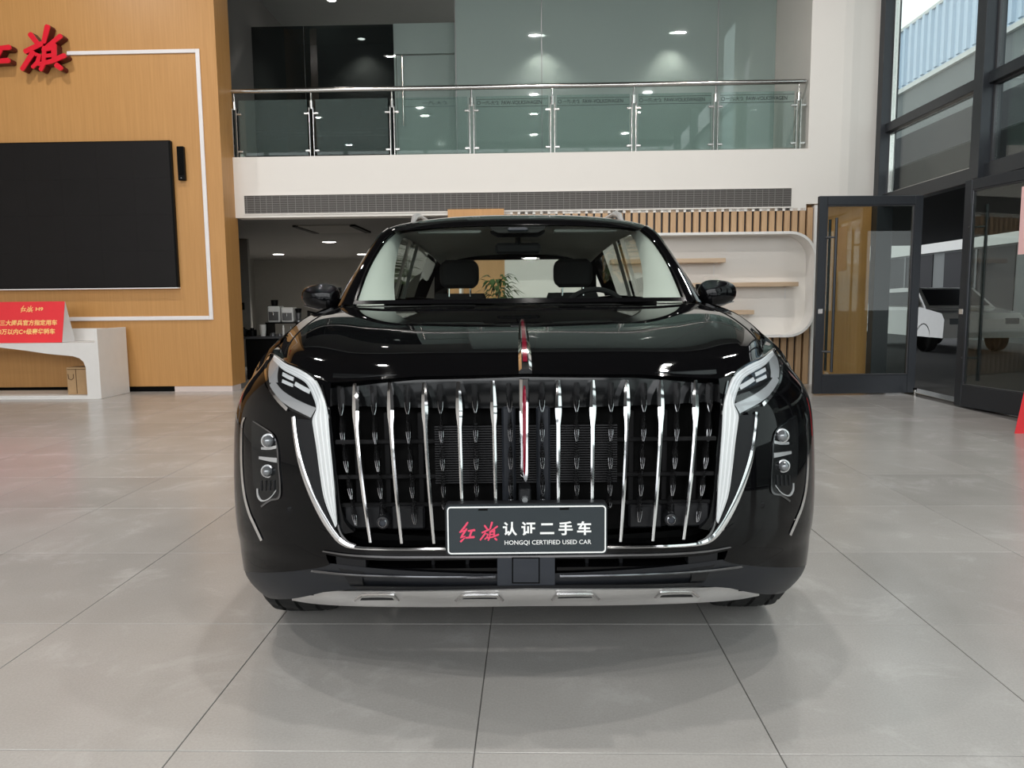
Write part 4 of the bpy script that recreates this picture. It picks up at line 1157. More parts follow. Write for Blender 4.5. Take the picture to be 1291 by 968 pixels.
# bright frame of the grille: foot line and outer sweep, one loop each side
sweep = [((952.5, 519), (957, 520)), ((951, 540), (955.5, 541)), ((947, 565), (952, 567)), ((940.5, 590), (946, 593)), ((930, 619), (935.5, 623)), ((918, 644), (923.5, 649)), ((907, 663), (911, 669)), ((897, 675), (900, 681)), ((884, 682.5), (886, 687)), ((860, 686), (860, 689.5)), ((800, 688), (800, 691.2)), ((740, 688.5), (740, 691.7)), ((663, 689), (663, 692.2))]
one(ribbon(sweep, 70, 2, .008, .018, False, .003), 'grille_surround', 'chrome')
inner = [((917, 480), (919, 480)), ((912, 508), (914, 509)), ((909.5, 545), (911, 545)), ((906.5, 587), (908, 587)), ((903, 640), (904.3, 640)), ((899, 664), (901, 665)), ((890, 677), (892, 680)), ((880, 682), (880, 685))]
one(ribbon(inner, 30, 1, .006, .018, False), 'grille_edge', 'dark_chrome')
# black bridge under the grille, second bright line
cp(ribbon([((661, 692), (661, 704)), ((760, 691.5), (760, 704)), ((840, 690), (840, 703)), ((885, 686), (886, 700)), ((908, 671), (916, 694)), ((925, 660), (938, 688))], 40, 4, .001, .10), 'grille_bridge', 'paint')
one(ribbon([((662, 700.5), (662, 703)), ((765, 699), (765, 701.5)), ((840, 697.5), (840, 700)), ((890, 694), (890, 696.3)), ((921, 689), (922, 690.5))], 40, 1, .006, .012, False), 'lower_bright_line', 'dark_chrome')
# textured triangle between lamp and sweep
one(ribbon([((931, 524), (953, 522)), ((928, 549), (950.5, 545)), ((924, 593), (941, 590)), ((916, 637), (922, 636)), ((905, 660), (908, 662))], 24, 4, .002, .01, False), 'mesh_insert', 'plastic')

# ---- centre emblem on the grille and on the bonnet
em = MB(); prof_ = [(478, 6.2), (500, 6.2), (540, 5.8), (575, 5.4), (594, 5.2), (602, 4.0), (606, 1.5)]
E = []
for y, w_ in catmull(prof_, 30):
    p, q, c_ = S(661.2 - w_, y, .022), S(661.2 + w_, y, .022), S(661.2, y, .032)
    E.append([(p[0], p[1] + .05, p[2]), p, (p[0] * .55, c_[1], p[2]), (q[0] * .55, c_[1], q[2]), q, (q[0], q[1] + .05, q[2])])
m = MB().grid(E); i = len(m.v); m.v += E[-1]; m.f.append(tuple(range(i, i + 6))); i = len(m.v); m.v += E[0]; m.f.append(tuple(range(i, i + 6)))
eb = cp(m, 'centre_emblem', 'chrome')
m = MB(); E = []
for y, w_ in catmull([(486, .8), (496, 2.0), (530, 2.3), (570, 1.9), (592, 1.5), (600, .5)], 20):
    p, q, c_ = S(661.2 - w_, y, .033), S(661.2 + w_, y, .033), S(661.2, y, .036); E.append([p, c_, q])
cp(MB().grid(E), 'red_inlay', 'red_gem', eb)
orn = []
for (d, wd, h) in catmull([(.100, .019, .014), (.18, .019, .024), (.30, .018, .028), (.45, .0155, .027), (.60, .0125, .021), (.70, .009, .012), (.735, .003, .004)], 26):
    z0 = lerp_tab([(p[0][1], p[0][2]) for p in GH], d)
    orn.append([(-wd, d, z0 - .004), (-wd, d, z0 + h * .55), (-wd * .55, d, z0 + h), (wd * .55, d, z0 + h), (wd, d, z0 + h * .55), (wd, d, z0 - .004)])
m = MB().grid(orn); i = len(m.v); m.v += orn[0]; m.f.append(tuple(range(i, i + 6)))
ho = cp(m, 'bonnet_ornament', 'chrome', sharp=25)
red = [[(-r[3][0] * .62, r[3][1] - .001, r[3][2] + .0012), (r[3][0] * .62, r[3][1] - .001, r[3][2] + .0012)] for r in orn[2:-2]]
cp(MB().grid(red), 'red_inlay', 'red_gem', ho)
# front camera below the emblem, two round sensors
p = S(661.5, 622, -.02)
fc = cp(MB().bbox(p[0] - .017, p[0] + .017, p[1] - .03, p[1] + .05, p[2] - .03, p[2] + .02, .004), 'front_camera', 'plastic', smooth=False)
cp(MB().lathe([(0, -.012), (.008, -.012), (.010, 0)], (p[0], p[1] - .03, p[2] - .008), 'y', 14), 'lens', 'lens', fc)
for s in (-1, 1):
    p = S(845.5, 654.5, -.01)
    so = cp(MB().lathe([(.018, .05), (.020, 0), (.018, -.008), (.013, -.010)], (s * p[0], p[1], p[2]), 'y', 20), 'parking_sensor', 'plastic')
    cp(MB().lathe([(.013, -.010), (.010, -.012), (.009, -.007)], (s * p[0], p[1], p[2]), 'y', 20), 'sensor_ring', 'dark_chrome', so)
    cp(MB().lathe([(.009, -.007), (0, -.008)], (s * p[0], p[1], p[2]), 'y', 20), 'sensor_face', 'plastic_grey', so)
    p = S(961, 637, .001)
    cp(MB().lathe([(.009, .004), (.0095, -.001), (.007, -.0015), (.0065, 0), (0, 0)], (s * p[0], p[1], p[2]), 'y', 16), 'parking_sensor', 'gloss_black')

# ---- headlamps
HP = [((979, 443), (985.5, 462)), ((970, 446), (983, 482)), ((961, 451.5), (973, 497)), ((946.5, 458.5), (961, 509)), ((934, 466.5), (947, 516)), ((926, 474.5), (938, 521)), ((919, 489), (931, 524))]
drl = [((974, 441), (975.5, 448)), ((961, 452), (964.5, 460)), ((946.5, 459), (951, 468)), ((933.5, 467), (940, 475)), ((926, 474.5), (934.5, 482)), ((921.5, 483), (930, 493)), ((915.8, 498), (926, 509)), ((912, 516), (931, 523)), ((911, 534), (930, 537)), ((909.5, 559), (927, 559)), ((907, 590), (923.5, 591)), ((905, 622), (918, 626)), ((903.3, 656), (905.5, 660))]
lows = [((926, 509), (933, 521)), ((940, 503), (946, 514)), ((955, 495), (960, 506)), ((968, 485), (973, 495)), ((977, 472), (983, 480))]
wing_ = [((968, 447), (975, 443)), ((970, 457), (980, 452)), ((972, 467), (982.5, 464)), ((972, 476), (982, 476))]
leds = [[((932, 486), (934, 491)), ((941, 481), (943, 486)), ((950, 475.5), (952, 480))], [((952, 470), (953, 474.5)), ((958, 467), (959.5, 471.5)), ((965, 463), (966, 467.5))], [((953, 478.5), (954, 482)), ((960, 475), (961, 479)), ((966, 472), (967, 476))]]
def headlamp(mirror):
    def fl_(mb):
        if not mirror: return mb
        f = MB(); f.v = [(-x, y, z) for x, y, z in mb.v]; f.f = [q[::-1] for q in mb.f]; return f
    h = cp(fl_(ribbon(HP, 30, 6, .003, .01, False)), 'headlamp', 'lamp_dark')
    cp(fl_(ribbon(drl, 90, 4, .010, .012, False, .002)), 'daytime_light_strip', 'drl', h)
    for f0, f1 in ((.12, .22), (.42, .52), (.72, .82)):
        g = [(tuple(a + (b - a) * f0 for a, b in zip(*p)), tuple(a + (b - a) * f1 for a, b in zip(*p))) for p in drl]
        cp(fl_(ribbon(g, 90, 1, .0135, .003, False)), 'light_guide', 'light_guide', h)
    cp(fl_(ribbon(lows, 20, 3, .007, .008, False)), 'lower_reflector', 'reflector', h)
    cp(fl_(ribbon(wing_, 14, 3, .006, .006, False)), 'side_reflector', 'reflector', h)
    for l_ in leds: cp(fl_(ribbon(l_, 10, 2, .007, .006, False)), 'led_module', 'drl', h)
    cp(fl_(ribbon([((976, 437), (977, 440)), ((980.5, 446), (983, 447)), ((983.8, 456), (986.5, 457)), ((984.5, 466), (987.2, 467)), ((982.8, 477), (985.4, 478.5)), ((978, 487), (981, 489)), ((970, 498), (973, 501)), ((961, 508), (963, 512))], 40, 1, .008, .01, False)), 'chrome_edge', 'chrome', h)
    cp(fl_(ribbon([((977, 438.5), (979, 440.5)), ((962, 449.5), (962.5, 451.5)), ((946, 456.5), (946.5, 458.5)), ((933, 464.5), (934, 466.5)), ((925, 472.5), (926, 474.5))], 30, 1, .009, .01, False)), 'upper_edge', 'dark_chrome', h)
    # clear cover over the whole lamp
    cp(fl_(ribbon(HP, 24, 6, .018, 0, False)), 'clear_cover', 'lamp_cover', h)
headlamp(False); headlamp(True)

# ---- fog lamp pods in the bumper corners
pod = [((1002, 523), (1005, 524)), ((992, 531), (1006, 532)), ((980, 542), (1006.5, 544)), ((976, 557), (1006.5, 561)), ((974.5, 582), (1006, 584)), ((973.5, 606), (1004, 608)), ((975.5, 620), (996, 625)), ((984, 624), (994, 629))]
def foglamp(mirror):
    sx = -1 if mirror else 1
    def fl_(mb):
        if not mirror: return mb
        f = MB(); f.v = [(-x, y, z) for x, y, z in mb.v]; f.f = [q[::-1] for q in mb.f]; return f
    h = cp(fl_(ribbon(pod, 30, 5, .003, .01, False)), 'fog_lamp_pod', 'lamp_dark')
    for (px, py, r) in ((985, 549, .0185), (987, 587, .0165)):
        p = S(px, py, .004)
        pr = cp(MB().lathe([(r * 1.25, .012), (r * 1.25, -.006), (r, -.008)], (sx * p[0], p[1], p[2]), 'y', 20), 'projector_ring', 'reflector', h)
        cp(MB().lathe([(r, -.006), (r * .85, -.016), (r * .5, -.022), (0, -.024)], (sx * p[0], p[1], p[2]), 'y', 20), 'projector_lens', 'lens', h)
    cp(fl_(ribbon([((976, 571), (976, 577)), ((986, 570), (986, 575)), ((998, 568.5), (998, 572))], 10, 2, .008, .006, False)), 'bright_bar', 'reflector', h)
    cp(fl_(ribbon([((976, 555), (976.5, 559)), ((985, 557), (985, 560.5)), ((995, 557), (995, 560))], 10, 1, .007, .006, False)), 'lower_bezel', 'reflector', h)
    cp(fl_(ribbon([((1003, 524), (1005, 524)), ((981, 540), (982, 541.5)), ((975, 556), (976.6, 556)), ((973.5, 582), (975, 582)), ((972, 608), (973.5, 608)), ((974, 622), (976, 620.5)), ((985, 625.5), (986, 623)), ((996, 633), (997, 631))], 40, 1, .006, .008, False)), 'bright_outline', 'dark_chrome', h)
    cp(fl_(ribbon([((978, 611), (978, 613)), ((985, 620), (986, 622.5)), ((994, 624), (996, 625.5)), ((999, 618), (1001, 619)), ((1000, 609), (1001.5, 609))], 20, 1, .007, .006, False)), 'lower_hook', 'reflector', h)
    ribs = MB()
    for k in range(4):
        x = 979 + k * 5.2; mm = ribbon([((x, 599), (x + 2, 599)), ((x + .6, 612), (x + 2.4, 612))], 5, 1, .006, .004, False); i = len(ribs.v); ribs.v += mm.v; ribs.f += [tuple(i + z for z in f) for f in mm.f]
    cp(fl_(ribs), 'cooling_ribs', 'plastic', h)
    cp(fl_(ribbon([((1013.3, 519), (1015.5, 519)), ((1016.8, 532), (1019, 532)), ((1018, 574), (1020.3, 574)), ((1016, 611), (1018.5, 611)), ((1010.5, 637), (1013.2, 638)), ((1003, 656), (1005.5, 658)), ((995.5, 674), (997.8, 675.5))], 50, 1, .006, .01, False)), 'chrome_sweep', 'chrome', h)
foglamp(False); foglamp(True)

# ---- lower intake
R_ = []
for k in range(6):
    z = .38 + .13 * k / 5
    R_.append([(x, skin_d(x, z) + .09, z) for x in [-.64 + .04 * i for i in range(33)]])
li = cp(MB().grid(R_), 'lower_intake', 'black')
one(ribbon([((702, 715), (702, 720)), ((800, 714), (800, 719)), ((880, 711), (880, 716)), ((925, 706), (930, 710))], 24, 2, -.01, .05, False), 'intake_blade', 'gloss_black', li)
one(ribbon([((706, 724.5), (706, 727.5)), ((715, 725), (715, 728)), ((800, 723.5), (800, 726)), ((880, 719.5), (880, 722)), ((935, 713), (937, 716))], 30, 2, .0, .05, False, .002), 'intake_blade_edge', 'dark_chrome', li)
for px in (781, 738): one(ribbon([((px, 703), (px + 4, 703)), ((px, 738), (px + 4, 738))], 8, 1, -.045, .02, False), 'intake_post', 'plastic', li)
one(ribbon([((868, 699), (905, 693)), ((868, 712), (903, 709)), ((872, 726), (893, 724)), ((870, 735), (888, 733))], 14, 3, -.004, .04, False), 'intake_end_panel', 'plastic', li)
rp = cp(ribbon([((627, 700), (699.5, 700)), ((627, 739), (699.5, 739))], 6, 10, .004, .05, False), 'radar_panel', 'plastic_grey')
cp(ribbon([((647, 704), (679, 704)), ((647, 734), (679, 734))], 6, 6, .0075, .006, False), 'radar_cover', 'plastic_grey', rp)
cp(ribbon([((645.5, 702.5), (680.5, 702.5)), ((645.5, 735.5), (680.5, 735.5))], 6, 6, .0062, .002, False), 'radar_gap', 'black', rp)
# skid plate
skid = [((661, 743.5), (661, 764)), ((740, 743.5), (740, 763.5)), ((820, 742.5), (820, 762)), ((880, 741), (885, 759.5)), ((925, 739.5), (928, 756)), ((955, 743), (957, 751))]
sk = cp(ribbon(skid, 50, 6, .022, .05, True, .008), 'skid_plate', 'satin_silver')
cp(ribbon([((661, 738), (661, 744.5)), ((800, 737), (800, 744)), ((880, 734.5), (880, 742)), ((925, 733), (930, 741)), ((945, 737), (950, 742))], 30, 3, .006, .012, True), 'skid_gap', 'plastic', sk)
for (a, b) in ((694, 757), (824, 883)):
    y = 748 if a < 700 else 745.2
    pad = [((a, y + 8), (a + 4, y + 14)), ((a + 9, y), (a + 10, y + 14)), (((a + b) / 2, y - .6), ((a + b) / 2, y + 14)), ((b - 10, y), (b - 9, y + 13.5)), ((b, y + 7), (b - 4, y + 13))]
    A, B = one(ribbon(pad, 20, 3, .036, .03, False), 'skid_pad', 'satin_silver', sk)
    rim_ = [((a + 1, y + 7), (a + 3.5, y + 8.5)), ((a + 7, y + 1), (a + 9, y + 3)), ((a + 11, y - .6), (a + 12, y + 1.8)), (((a + b) / 2, y - 1), ((a + b) / 2, y + 1.4)), ((b - 12, y - .6), (b - 13, y + 1.8)), ((b - 8, y + 1), (b - 10, y + 3)), ((b - 1, y + 6), (b - 3.5, y + 8))]
    one(MB().tube([S((p_[0] + q_[0]) / 2, (p_[1] + q_[1]) / 2, .041) for p_, q_ in catmull2(rim_, 24)], .0042, 8), 'pad_rim_highlight', 'chrome_satin', sk)  # chrome tube added along the raised pad outline as its edge highlight
    slot = [((a + 10, y + 5), (a + 8, y + 8)), (((a + b) / 2, y + 4.4), ((a + b) / 2, y + 7.6)), ((b - 11, y + 4.6), (b - 9, y + 7.4))]
    one(ribbon(slot, 10, 1, .0385, .004, False), 'skid_slot', 'plastic', sk)

# ---- number plate
c = [PC(x, y, -.02) for x, y in ((562.5, 637), (765, 636), (765.5, 698), (563, 699.5))]
px0, px1 = (c[0][0] + c[3][0]) / 2, (c[1][0] + c[2][0]) / 2; pz0, pz1 = (c[2][2] + c[3][2]) / 2, (c[0][2] + c[1][2]) / 2
def rr2(x0, x1, z0, z1, r): return rrect(x0, x1, z0, z1, r, 5)
plate = MB().prism(rr2(px0, px1, pz0, pz1, .012), -.02, -.012)
pl_ = cp(plate, 'number_plate', 'plate_face', smooth=False)
cp(MB().prism(rr2(px0 - .004, px1 + .002, pz0 - .004, pz1 + .003, .012), -.0115, .02), 'plate_holder', 'plastic', pl_, False)
ro, ri = rr2(px0 + .003, px1 - .003, pz0 + .003, pz1 - .003, .010), rr2(px0 + .0065, px1 - .0065, pz0 + .0065, pz1 - .0065, .007)
cp(MB().grid([[(a, -.0195, b) for a, b in ro], [(a, -.0222, b) for a, b in ro], [(a, -.0222, b) for a, b in ri], [(a, -.0195, b) for a, b in ri]], close=True), 'plate_border', 'white_print', pl_, False)
PW, PH = px1 - px0, pz1 - pz0
def pf(fx, fy): return px0 + fx * PW, pz1 - fy * PH       # fractions of the plate, y down
def ptext(body, x0, x1, yt, yb, bold):
    a = pf(x0, yb); b = pf(x1, yt)
    return text_mb(body, b[0] - a[0], b[1] - a[1], lambda x, y, h: (a[0] + x, -.0212, a[1] + y), bold=bold)
m = MB()
for k, ch_ in enumerate('认证二手车'):
    x0 = .352 + k * .1155; yt, yb = (.335, .615) if ch_ != '二' else (.37, .59)
    t = ptext(ch_, x0, x0 + .088, yt, yb, .028); i = len(m.v); m.v += t.v; m.f += [tuple(i + q for q in f) for f in t.f]
cp(m, 'white_characters', 'white_print', pl_, False, fix=False)
cp(ptext('HONGQI CERTIFIED USED CAR', .362, .902, .71, .815, .004), 'white_lettering', 'white_print', pl_, False, fix=False)
m = MB()
for strokes, x0, x1, yt, yb in ((HONG, .078, .178, .33, .74), (QI, .208, .325, .33, .72)):
    a = pf(x0, yb); b = pf(x1, yt); H_ = b[1] - a[1]; W_ = b[0] - a[0]
    for k, (pts, ws) in enumerate(strokes): m.stroke([(a[0] + p * W_, a[1] + q * H_) for p, q in pts], [z * H_ * .78 for z in ws], -.0212 - k * .00004, -.0201)
cp(m, 'red_characters', 'red_print', pl_, False, fix=False)
for fx in (.23, .735):
    a = pf(fx, .085); cp(MB().bbox(a[0] - .013, a[0] + .013, -.0212, -.0195, a[1] - .0025, a[1] + .0025, .0006), 'screw_slot', 'black', pl_, False)
# ---- wheels
def wheel(x, d):
    s = 1 if x > 0 else -1
    m = MB(); prof = []
    hw = .122
    rows = []
    NS = 96
    for k in range(NS):
        a = 2 * math.pi * k / NS
        row = []
        for j, (w_, r) in enumerate(((-hw, .27), (-hw - .006, .31), (-hw, .352), (-.105, .368), (-.075, .373), (-.072, .364), (-.062, .364), (-.059, .374), (-.008, .375), (-.005, .366), (.005, .366), (.008, .375), (.059, .374), (.062, .364), (.072, .364), (.075, .373), (.105, .368), (hw, .352), (hw + .006, .31), (hw, .27))):
            sh_ = a + w_ * 1.4
            if (k % 4 == 0) and (3 <= j <= 4 or 15 <= j <= 16 or j in (7, 12)): r -= .009
            row.append((x + w_, d + r * math.cos(sh_), RW + r * math.sin(sh_)))
        rows.append(row)
    rows.append(rows[0])
    t = cp(MB().grid(rows), 'wheel', 'rubber', sharp=30)
    rim = MB().lathe([(.272, s * .10), (.262, s * .115), (.25, s * .10), (.24, s * .03), (.24, -s * .1), (.272, -s * .118)], (x, d, RW), 'x', 36)
    cp(rim, 'rim', 'metal_rim', t)
    for k in range(5):
        a = 2 * math.pi * k / 5
        sp_ = MB()
        for da in (-.16, .16):
            p0 = (x + s * .09, d + .05 * math.cos(a), RW + .05 * math.sin(a)); p1 = (x + s * .10, d + .245 * math.cos(a + da), RW + .245 * math.sin(a + da)); sp_.tube([p0, p1], [.022, .016], 6)
        cp(sp_, 'spoke', 'metal_rim', t)
    cp(MB().lathe([(.07, s * .06), (.06, s * .105), (0, s * .11)], (x, d, RW), 'x', 20), 'hub_cap', 'metal_rim', t)
for x in (-.838, .838):
    for d in (WF, WR): wheel(x, d)

# ---- cabin shell
GE = [(1.40, .762, 1.195), (1.56, .762, 1.285), (1.72, .752, 1.385), (1.88, .733, 1.475), (2.0, .710, 1.54), (2.08, .672, 1.590)]      # windscreen edge: d, x, z
OE = [(1.44, .850, 1.175), (1.62, .828, 1.285), (1.80, .803, 1.387), (1.95, .780, 1.475), (2.10, .752, 1.562), (2.24, .728, 1.612)]      # outer edge of the pillar
ge = catmull(GE, 26); oe = catmull(OE, 26)
rows = []
for k, (d, x, z) in enumerate(ge):
    t = k / 25; row = []
    for i in range(25):
        s = -1 + 2 * i / 24
        bow = (.10 * (1 - t) + .03 * t) * (1 - s * s)
        row.append((x * s, d - bow + (.04 * t) * (1 - s * s), z + (.028 * t) * (1 - s * s)))
    rows.append(row)
WS = rows
cp(MB().grid(rows), 'windscreen', 'windscreen')
# black ceramic border of the glass
bd = MB()
for k in range(25):
    for sgn in (0, -1):
        a, b = rows[k][sgn], rows[k + 1][sgn]; a2, b2 = rows[k][1 if sgn == 0 else -2], rows[k + 1][1 if sgn == 0 else -2]
        f = .16
        q = [a, b, tuple(b[j] + (b2[j] - b[j]) * f for j in range(3)), tuple(a[j] + (a2[j] - a[j]) * f for j in range(3))]
        bd.quad(*[(p[0], p[1] - .003, p[2] + .002) for p in q])
for i in range(24):
    a, b = rows[-1][i], rows[-1][i + 1]; a2, b2 = rows[-2][i], rows[-2][i + 1]
    bd.quad(*[(p[0], p[1] - .003, p[2] + .002) for p in (a, b, tuple((b[j] + b2[j]) / 2 for j in range(3)), tuple((a[j] + a2[j]) / 2 for j in range(3)))])
    a, b = rows[0][i], rows[0][i + 1]; a2, b2 = rows[1][i], rows[1][i + 1]
    bd.quad(*[(p[0], p[1] - .003, p[2] + .002) for p in (a, b, b2, a2)])
cp(bd, 'windscreen_border', 'gloss_black')
pil = []
for (a, b) in zip(ge, oe):
    A_, B_ = Vector((a[1], a[0], a[2])), Vector((b[1], b[0], b[2]))
    pil.append([tuple(A_ + Vector((-.012, .012, -.012))), tuple(A_), tuple(A_.lerp(B_, .3) + Vector((.006, -.012, .010))), tuple(A_.lerp(B_, .7) + Vector((.010, -.010, .010))), tuple(B_), tuple(B_ + Vector((-.02, .05, -.01)))])
one(MB().grid(pil), 'windscreen_pillar', 'paint', sharp=60)
# inner pillar trim, widened to stand in for pale reflection along the glass edge
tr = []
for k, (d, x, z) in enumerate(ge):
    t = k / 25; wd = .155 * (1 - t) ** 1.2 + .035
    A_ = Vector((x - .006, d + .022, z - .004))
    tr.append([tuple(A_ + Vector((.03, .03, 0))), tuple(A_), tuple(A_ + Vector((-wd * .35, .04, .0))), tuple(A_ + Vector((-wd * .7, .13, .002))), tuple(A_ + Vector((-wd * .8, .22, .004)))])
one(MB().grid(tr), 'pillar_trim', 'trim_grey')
# bright drip line along the pillar and roof edge
one(MB().tube([(p[4][0] + .002, p[4][1], p[4][2] + .002) for p in pil[2:]] + [(.742, 2.5, 1.638), (.745, 2.8, 1.65)], .004, 6), 'drip_moulding', 'dark_chrome')
# roof
RC = smooth_tab([(2.08, 1.617), (2.16, 1.648), (2.3, 1.685), (2.5, 1.716), (2.8, 1.738), (3.2, 1.745), (3.7, 1.735), (4.2, 1.70), (4.6, 1.645)])
RS = smooth_tab([(2.08, 1.56), (2.24, 1.612), (2.5, 1.635), (2.8, 1.648), (3.2, 1.652), (3.7, 1.640), (4.2, 1.605), (4.6, 1.545)])
RX = smooth_tab([(2.08, .752), (2.24, .732), (2.5, .748), (2.8, .748), (3.2, .742), (3.7, .73), (4.2, .705), (4.6, .66)])
rows = []
dd = [2.08 + (4.6 - 2.08) * k / 36 for k in range(37)]
for d in dd:
    row = []
    for i in range(29):
        s = -1 + 2 * i / 28; s = math.sin(s * math.pi / 2)
        zc_, zs_, xs_ = lerp_tab(RC, d), lerp_tab(RS, d), lerp_tab(RX, d)
        row.append((xs_ * s, d, zs_ + (zc_ - zs_) * (1 - abs(s) ** 2.6) ** .62))
    rows.append(row)
# the front edge of the roof meets the glass
rows[0] = [(p[0] if abs(p[0]) > .66 else p[0], (lambda s: 2.08 + .045 * (1 - s * s) - .03 * (1 - s * s))(p[0] / .738), p[2]) for p in rows[0]]
cp(MB().grid(rows), 'roof', 'paint', sharp=60)
cp(MB().grid([[(x * .96, d, z - .03) for x, d, z in r] for r in rows[1:]]), 'headliner', 'headliner')
one(MB().tube([(.60, 2.32, 1.650), (.60, 2.44, 1.700), (.60, 2.62, 1.727), (.60, 3.2, 1.748), (.59, 4.0, 1.728), (.58, 4.3, 1.67)], [.010, .018, .019, .018, .017, .010], 10), 'roof_rail', 'satin_silver')
# side glass + pillars
def sidept(d, t):
    zt_, xt_ = lerp_tab(ztop, d), lerp_tab(xtop, d) - .015
    zr, xr = lerp_tab(RS, max(2.08, d)), lerp_tab(RX, max(2.24, d))
    if d < 2.2:
        # below the sloping pillar
        k = [p for p in oe if p[0] <= d + 1e-6]
        if k: zr, xr = k[-1][2], k[-1][1]
    return (xt_ + (xr - xt_) * t, d, zt_ + (zr - zt_) * t)
def side_strip(d0, d1, n, tilt=0): return MB().grid([[sidept(d0 + (d1 - d0) * k / n + tilt * t / 6, t / 6) for t in range(7)] for k in range(n + 1)])
for (a, b) in ((1.5, 2.46), (2.58, 3.42), (3.52, 4.15)): one(side_strip(a, b, 10), 'side_window', 'side_glass')
one(side_strip(2.46, 2.58, 2), 'centre_pillar', 'gloss_black'); one(side_strip(3.42, 3.52, 2), 'rear_pillar', 'gloss_black'); one(side_strip(4.15, 4.6, 4), 'tail_pillar', 'paint')
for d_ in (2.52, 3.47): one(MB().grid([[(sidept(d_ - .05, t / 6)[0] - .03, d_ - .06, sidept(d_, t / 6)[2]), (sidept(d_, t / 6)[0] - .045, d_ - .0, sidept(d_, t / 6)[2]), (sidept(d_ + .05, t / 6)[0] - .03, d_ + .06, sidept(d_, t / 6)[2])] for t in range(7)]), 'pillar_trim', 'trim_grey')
# rear window and its surround
def rw(x, k): return (x, 4.92 - .32 * k + .04 * (1 - (x / .7) ** 2), 1.23 + .34 * k)
cp(MB().grid([[rw(x, k / 6) for x in [-.60 + .1 * i for i in range(13)]] for k in range(7)]), 'rear_window', 'side_glass')
m = MB()
m.grid([[rw(.60, k / 6), (.74 - .04 * k / 6, 4.85 - .28 * k / 6, 1.24 + .33 * k / 6)] for k in range(7)]).mirror(); m.grid([[rw(x, 1) for x in (-.6, -.3, 0, .3, .6)], [(x, 4.58, 1.655) for x in (-.64, -.3, 0, .3, .64)]])
cp(m, 'rear_surround', 'paint')

# ---- mirrors
def door_mirror(s):
    a = PC(903.5, 370, 1.72); c_ = (a[0], 1.72, a[2])
    rows = []
    for k in range(13):
        th = math.pi * k / 12; row = []
        for j in range(25):
            ph = 2 * math.pi * j / 24
            sx, sz = math.cos(ph), math.sin(ph)
            ex = math.copysign(abs(sx) ** .75, sx) * .100; ez = math.copysign(abs(sz) ** .8, sz) * .068
            taper = 1 - .18 * (ex / .1)             # thinner outwards
            r = math.sin(th) ** .7 if k not in (0, 12) else 0
            y = -math.cos(th) * .075
            row.append((s * (c_[0] + ex * r), c_[1] + y + .25 * ex * r * .6, c_[2] + ez * taper * r + .006 * ex / .1))
        rows.append(row)
    h = cp(MB().grid(rows), 'door_mirror', 'paint')
    cp(MB().tube([(s * (c_[0] - .03), c_[1] + .03, c_[2] - .055), (s * (c_[0] - .09), c_[1] + .03, c_[2] - .075), (s * .85, c_[1] + .02, 1.175)], [.026, .03, .032], 10), 'mirror_arm', 'gloss_black', h)
    cp(MB().bbox(min(s * (c_[0] - .09), s * (c_[0] + .085)), max(s * (c_[0] - .09), s * (c_[0] + .085)), c_[1] + .062, c_[1] + .07, c_[2] - .05, c_[2] + .05, .004), 'mirror_glass', 'chrome', h, False)
    cp(MB().tube([(s * (c_[0] - .085), c_[1] - .060, c_[2] - .050), (s * c_[0], c_[1] - .052, c_[2] - .056), (s * (c_[0] + .08), c_[1] - .02, c_[2] - .040)], .003, 6), 'bright_line', 'dark_chrome', h)
door_mirror(1); door_mirror(-1)

# ---- inside
rows = []
for (d, z) in ((1.40, 1.155), (1.50, 1.175), (1.75, 1.188), (1.92, 1.175), (1.97, 1.12), (1.95, .9), (1.80, .7)):
    rows.append([(x, d - (.08 * (1 - (x / .8) ** 2) if d < 1.6 else 0), z - .012 * (x / .8) ** 2) for x in [-.78 + .13 * i for i in range(13)]])
cp(MB().grid(rows), 'dashboard', 'interior')
cp(MB().bbox(.22, .62, 1.70, 1.95, 1.18, 1.205, .012), 'instrument_hood', 'interior', smooth=False)
sw0 = PC(752, 362, 2.06); wc = Vector((sw0[0] - .0, 2.06, sw0[2] - .178))
ax = Vector((0, -math.cos(math.radians(62)), math.sin(math.radians(62))))
ring = [tuple(wc + Vector((.185 * math.cos(a), 0, 0)) + Vector((0, math.sin(math.radians(25)), math.cos(math.radians(25)))) * .185 * math.sin(a)) for a in [2 * math.pi * k / 40 for k in range(41)]]
stw = cp(MB().tube(ring, .016, 8, False), 'steering_wheel', 'interior')
cp(MB().lathe([(0, -.03), (.055, -.025), (.07, .01), (0, .02)], tuple(wc), 'y', 18), 'hub', 'interior', stw)
for a in (math.pi, 0, math.pi * 1.5, math.pi / 2 * .98):
    if a < 1.6 and a > .1: continue
    p = wc + Vector((.18 * math.cos(a), 0, 0)) + Vector((0, math.sin(math.radians(25)), math.cos(math.radians(25)))) * .18 * math.sin(a)
    cp(MB().tube([tuple(wc), tuple(p)], .018, 6), 'spoke', 'interior', stw)
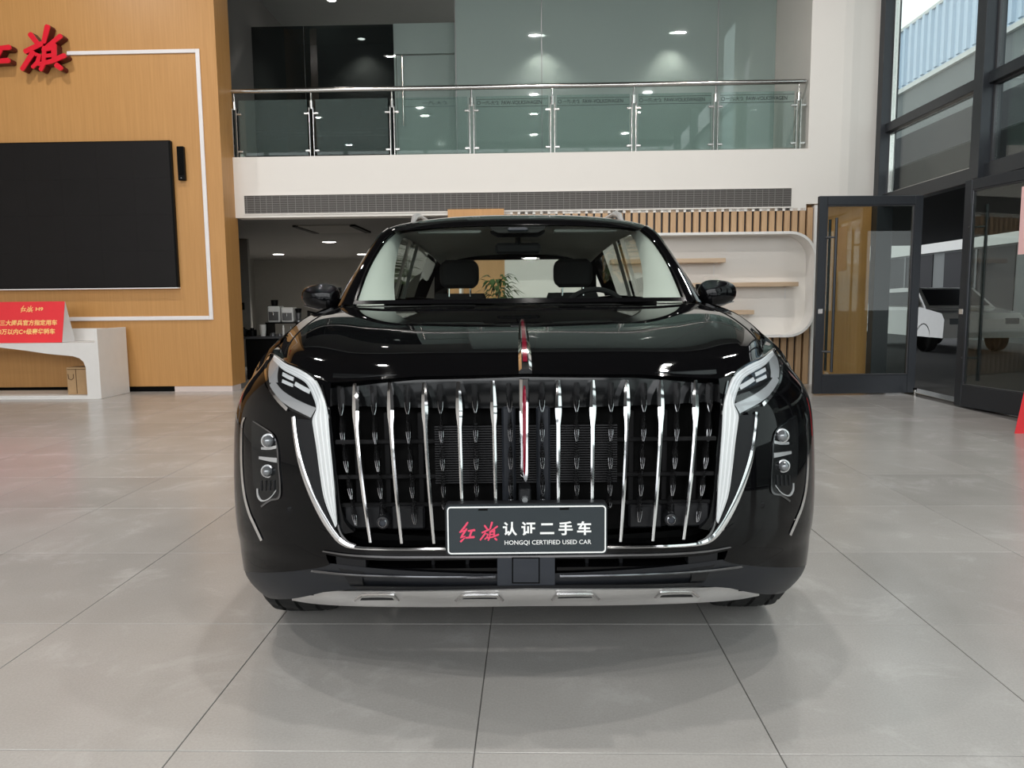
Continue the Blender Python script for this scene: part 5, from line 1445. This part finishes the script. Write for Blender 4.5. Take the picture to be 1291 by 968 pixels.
def seat(x):
    st_ = cp(MB().bbox(x - .25, x + .25, 2.35, 2.85, .62, .78, .05), 'seat', 'seat', smooth=False)
    rows = []
    for k in range(13):
        z = .72 + .54 * k / 12; w_ = .25 - .09 * (k / 12) ** 2.4; t_ = .07 - .03 * k / 12; cd_ = 2.78 + .16 * k / 12
        rows.append([(x + w_ * math.cos(a) ** 1 if 0 else x + math.copysign(abs(math.cos(a)) ** .5, math.cos(a)) * w_, cd_ + math.copysign(abs(math.sin(a)) ** .6, math.sin(a)) * t_, z) for a in [2 * math.pi * j / 20 for j in range(20)]])
    cp(MB().grid(rows, close=True), 'backrest', 'seat', st_)
    hr_ = MB(); rows = []
    for k in range(9):
        t = -1 + 2 * k / 8; r = (1 - abs(t) ** 4) ** .25
        rows.append([(x + math.copysign(abs(math.cos(a)) ** .45, math.cos(a)) * .128 * (r if abs(t) < 1 else .7), 2.90 + math.copysign(abs(math.sin(a)) ** .6, math.sin(a)) * .045 * max(r, .3), 1.385 + t * .092) for a in [2 * math.pi * j / 20 for j in range(20)]])
    hr_.grid(rows, close=True); hr_.f.append(tuple(range(0, 20))); hr_.f.append(tuple(range(160, 180)))
    cp(hr_, 'headrest', 'seat', st_)
    for sx in (-.07, .07): cp(MB().tube([(x + sx, 2.90, 1.22), (x + sx, 2.90, 1.31)], .007, 8), 'headrest_post', 'chrome', st_)
seat(-.375); seat(.365)
cp(MB().bbox(-.62, .62, 3.55, 3.75, .6, 1.18, .05), 'rear_bench', 'seat', smooth=False)
cp(MB().bbox(-.70, .70, 3.75, 4.8, .6, 1.14, .02), 'parcel_shelf', 'interior', smooth=False)
# mirror, camera housing
mh = []
for (dz, w0_, dd_) in ((0, .115, 0), (-.035, .10, .0), (-.055, .085, .0)):
    mh.append((dz, w0_))
tz = WS[-1][12]
def on_glass(x, k):       # point just inside the windscreen, k rows below the top
    p = WS[25 - k][12]; return (x, p[1] + .012, p[2] - .004)
hb = MB(); g2 = []
for k, wd in ((0, .15), (1, .15), (2, .142), (3, .128), (4, .105)):
    p = WS[25 - k][12]; g2.append([(wd * s, p[1] + .008 , p[2] - .006) for s in (-1, -.5, 0, .5, 1)])
hb.grid(g2); hb.grid([[(x, d + .05, z - .02) for x, d, z in r] for r in g2]); 
ch_ = cp(hb, 'camera_housing', 'interior')
cp(MB().bbox(-.055, .055, WS[23][12][1] - .02, WS[23][12][1] + .06, WS[22][12][2] - .01, WS[22][12][2] + .012, .008), 'camera_cover', 'plastic_grey', ch_, False)
rv = PC(653, 313, 2.16)
rm = cp(MB().bbox(rv[0] - .125, rv[0] + .125, 2.15, 2.18, rv[2] - .03, rv[2] + .03, .014), 'inside_mirror', 'interior', smooth=False)
cp(MB().tube([(rv[0], 2.17, rv[2] + .02), (rv[0], 2.12, rv[2] + .07)], .014, 8), 'mirror_stalk', 'interior', rm)
for s in (-1, 1): cp(MB().bbox(min(s * .2, s * .55), max(s * .2, s * .55), 2.16, 2.30, 1.583, 1.598, .008), 'sun_visor', 'trim_grey', smooth=False)
bpy.context.view_layer.update()
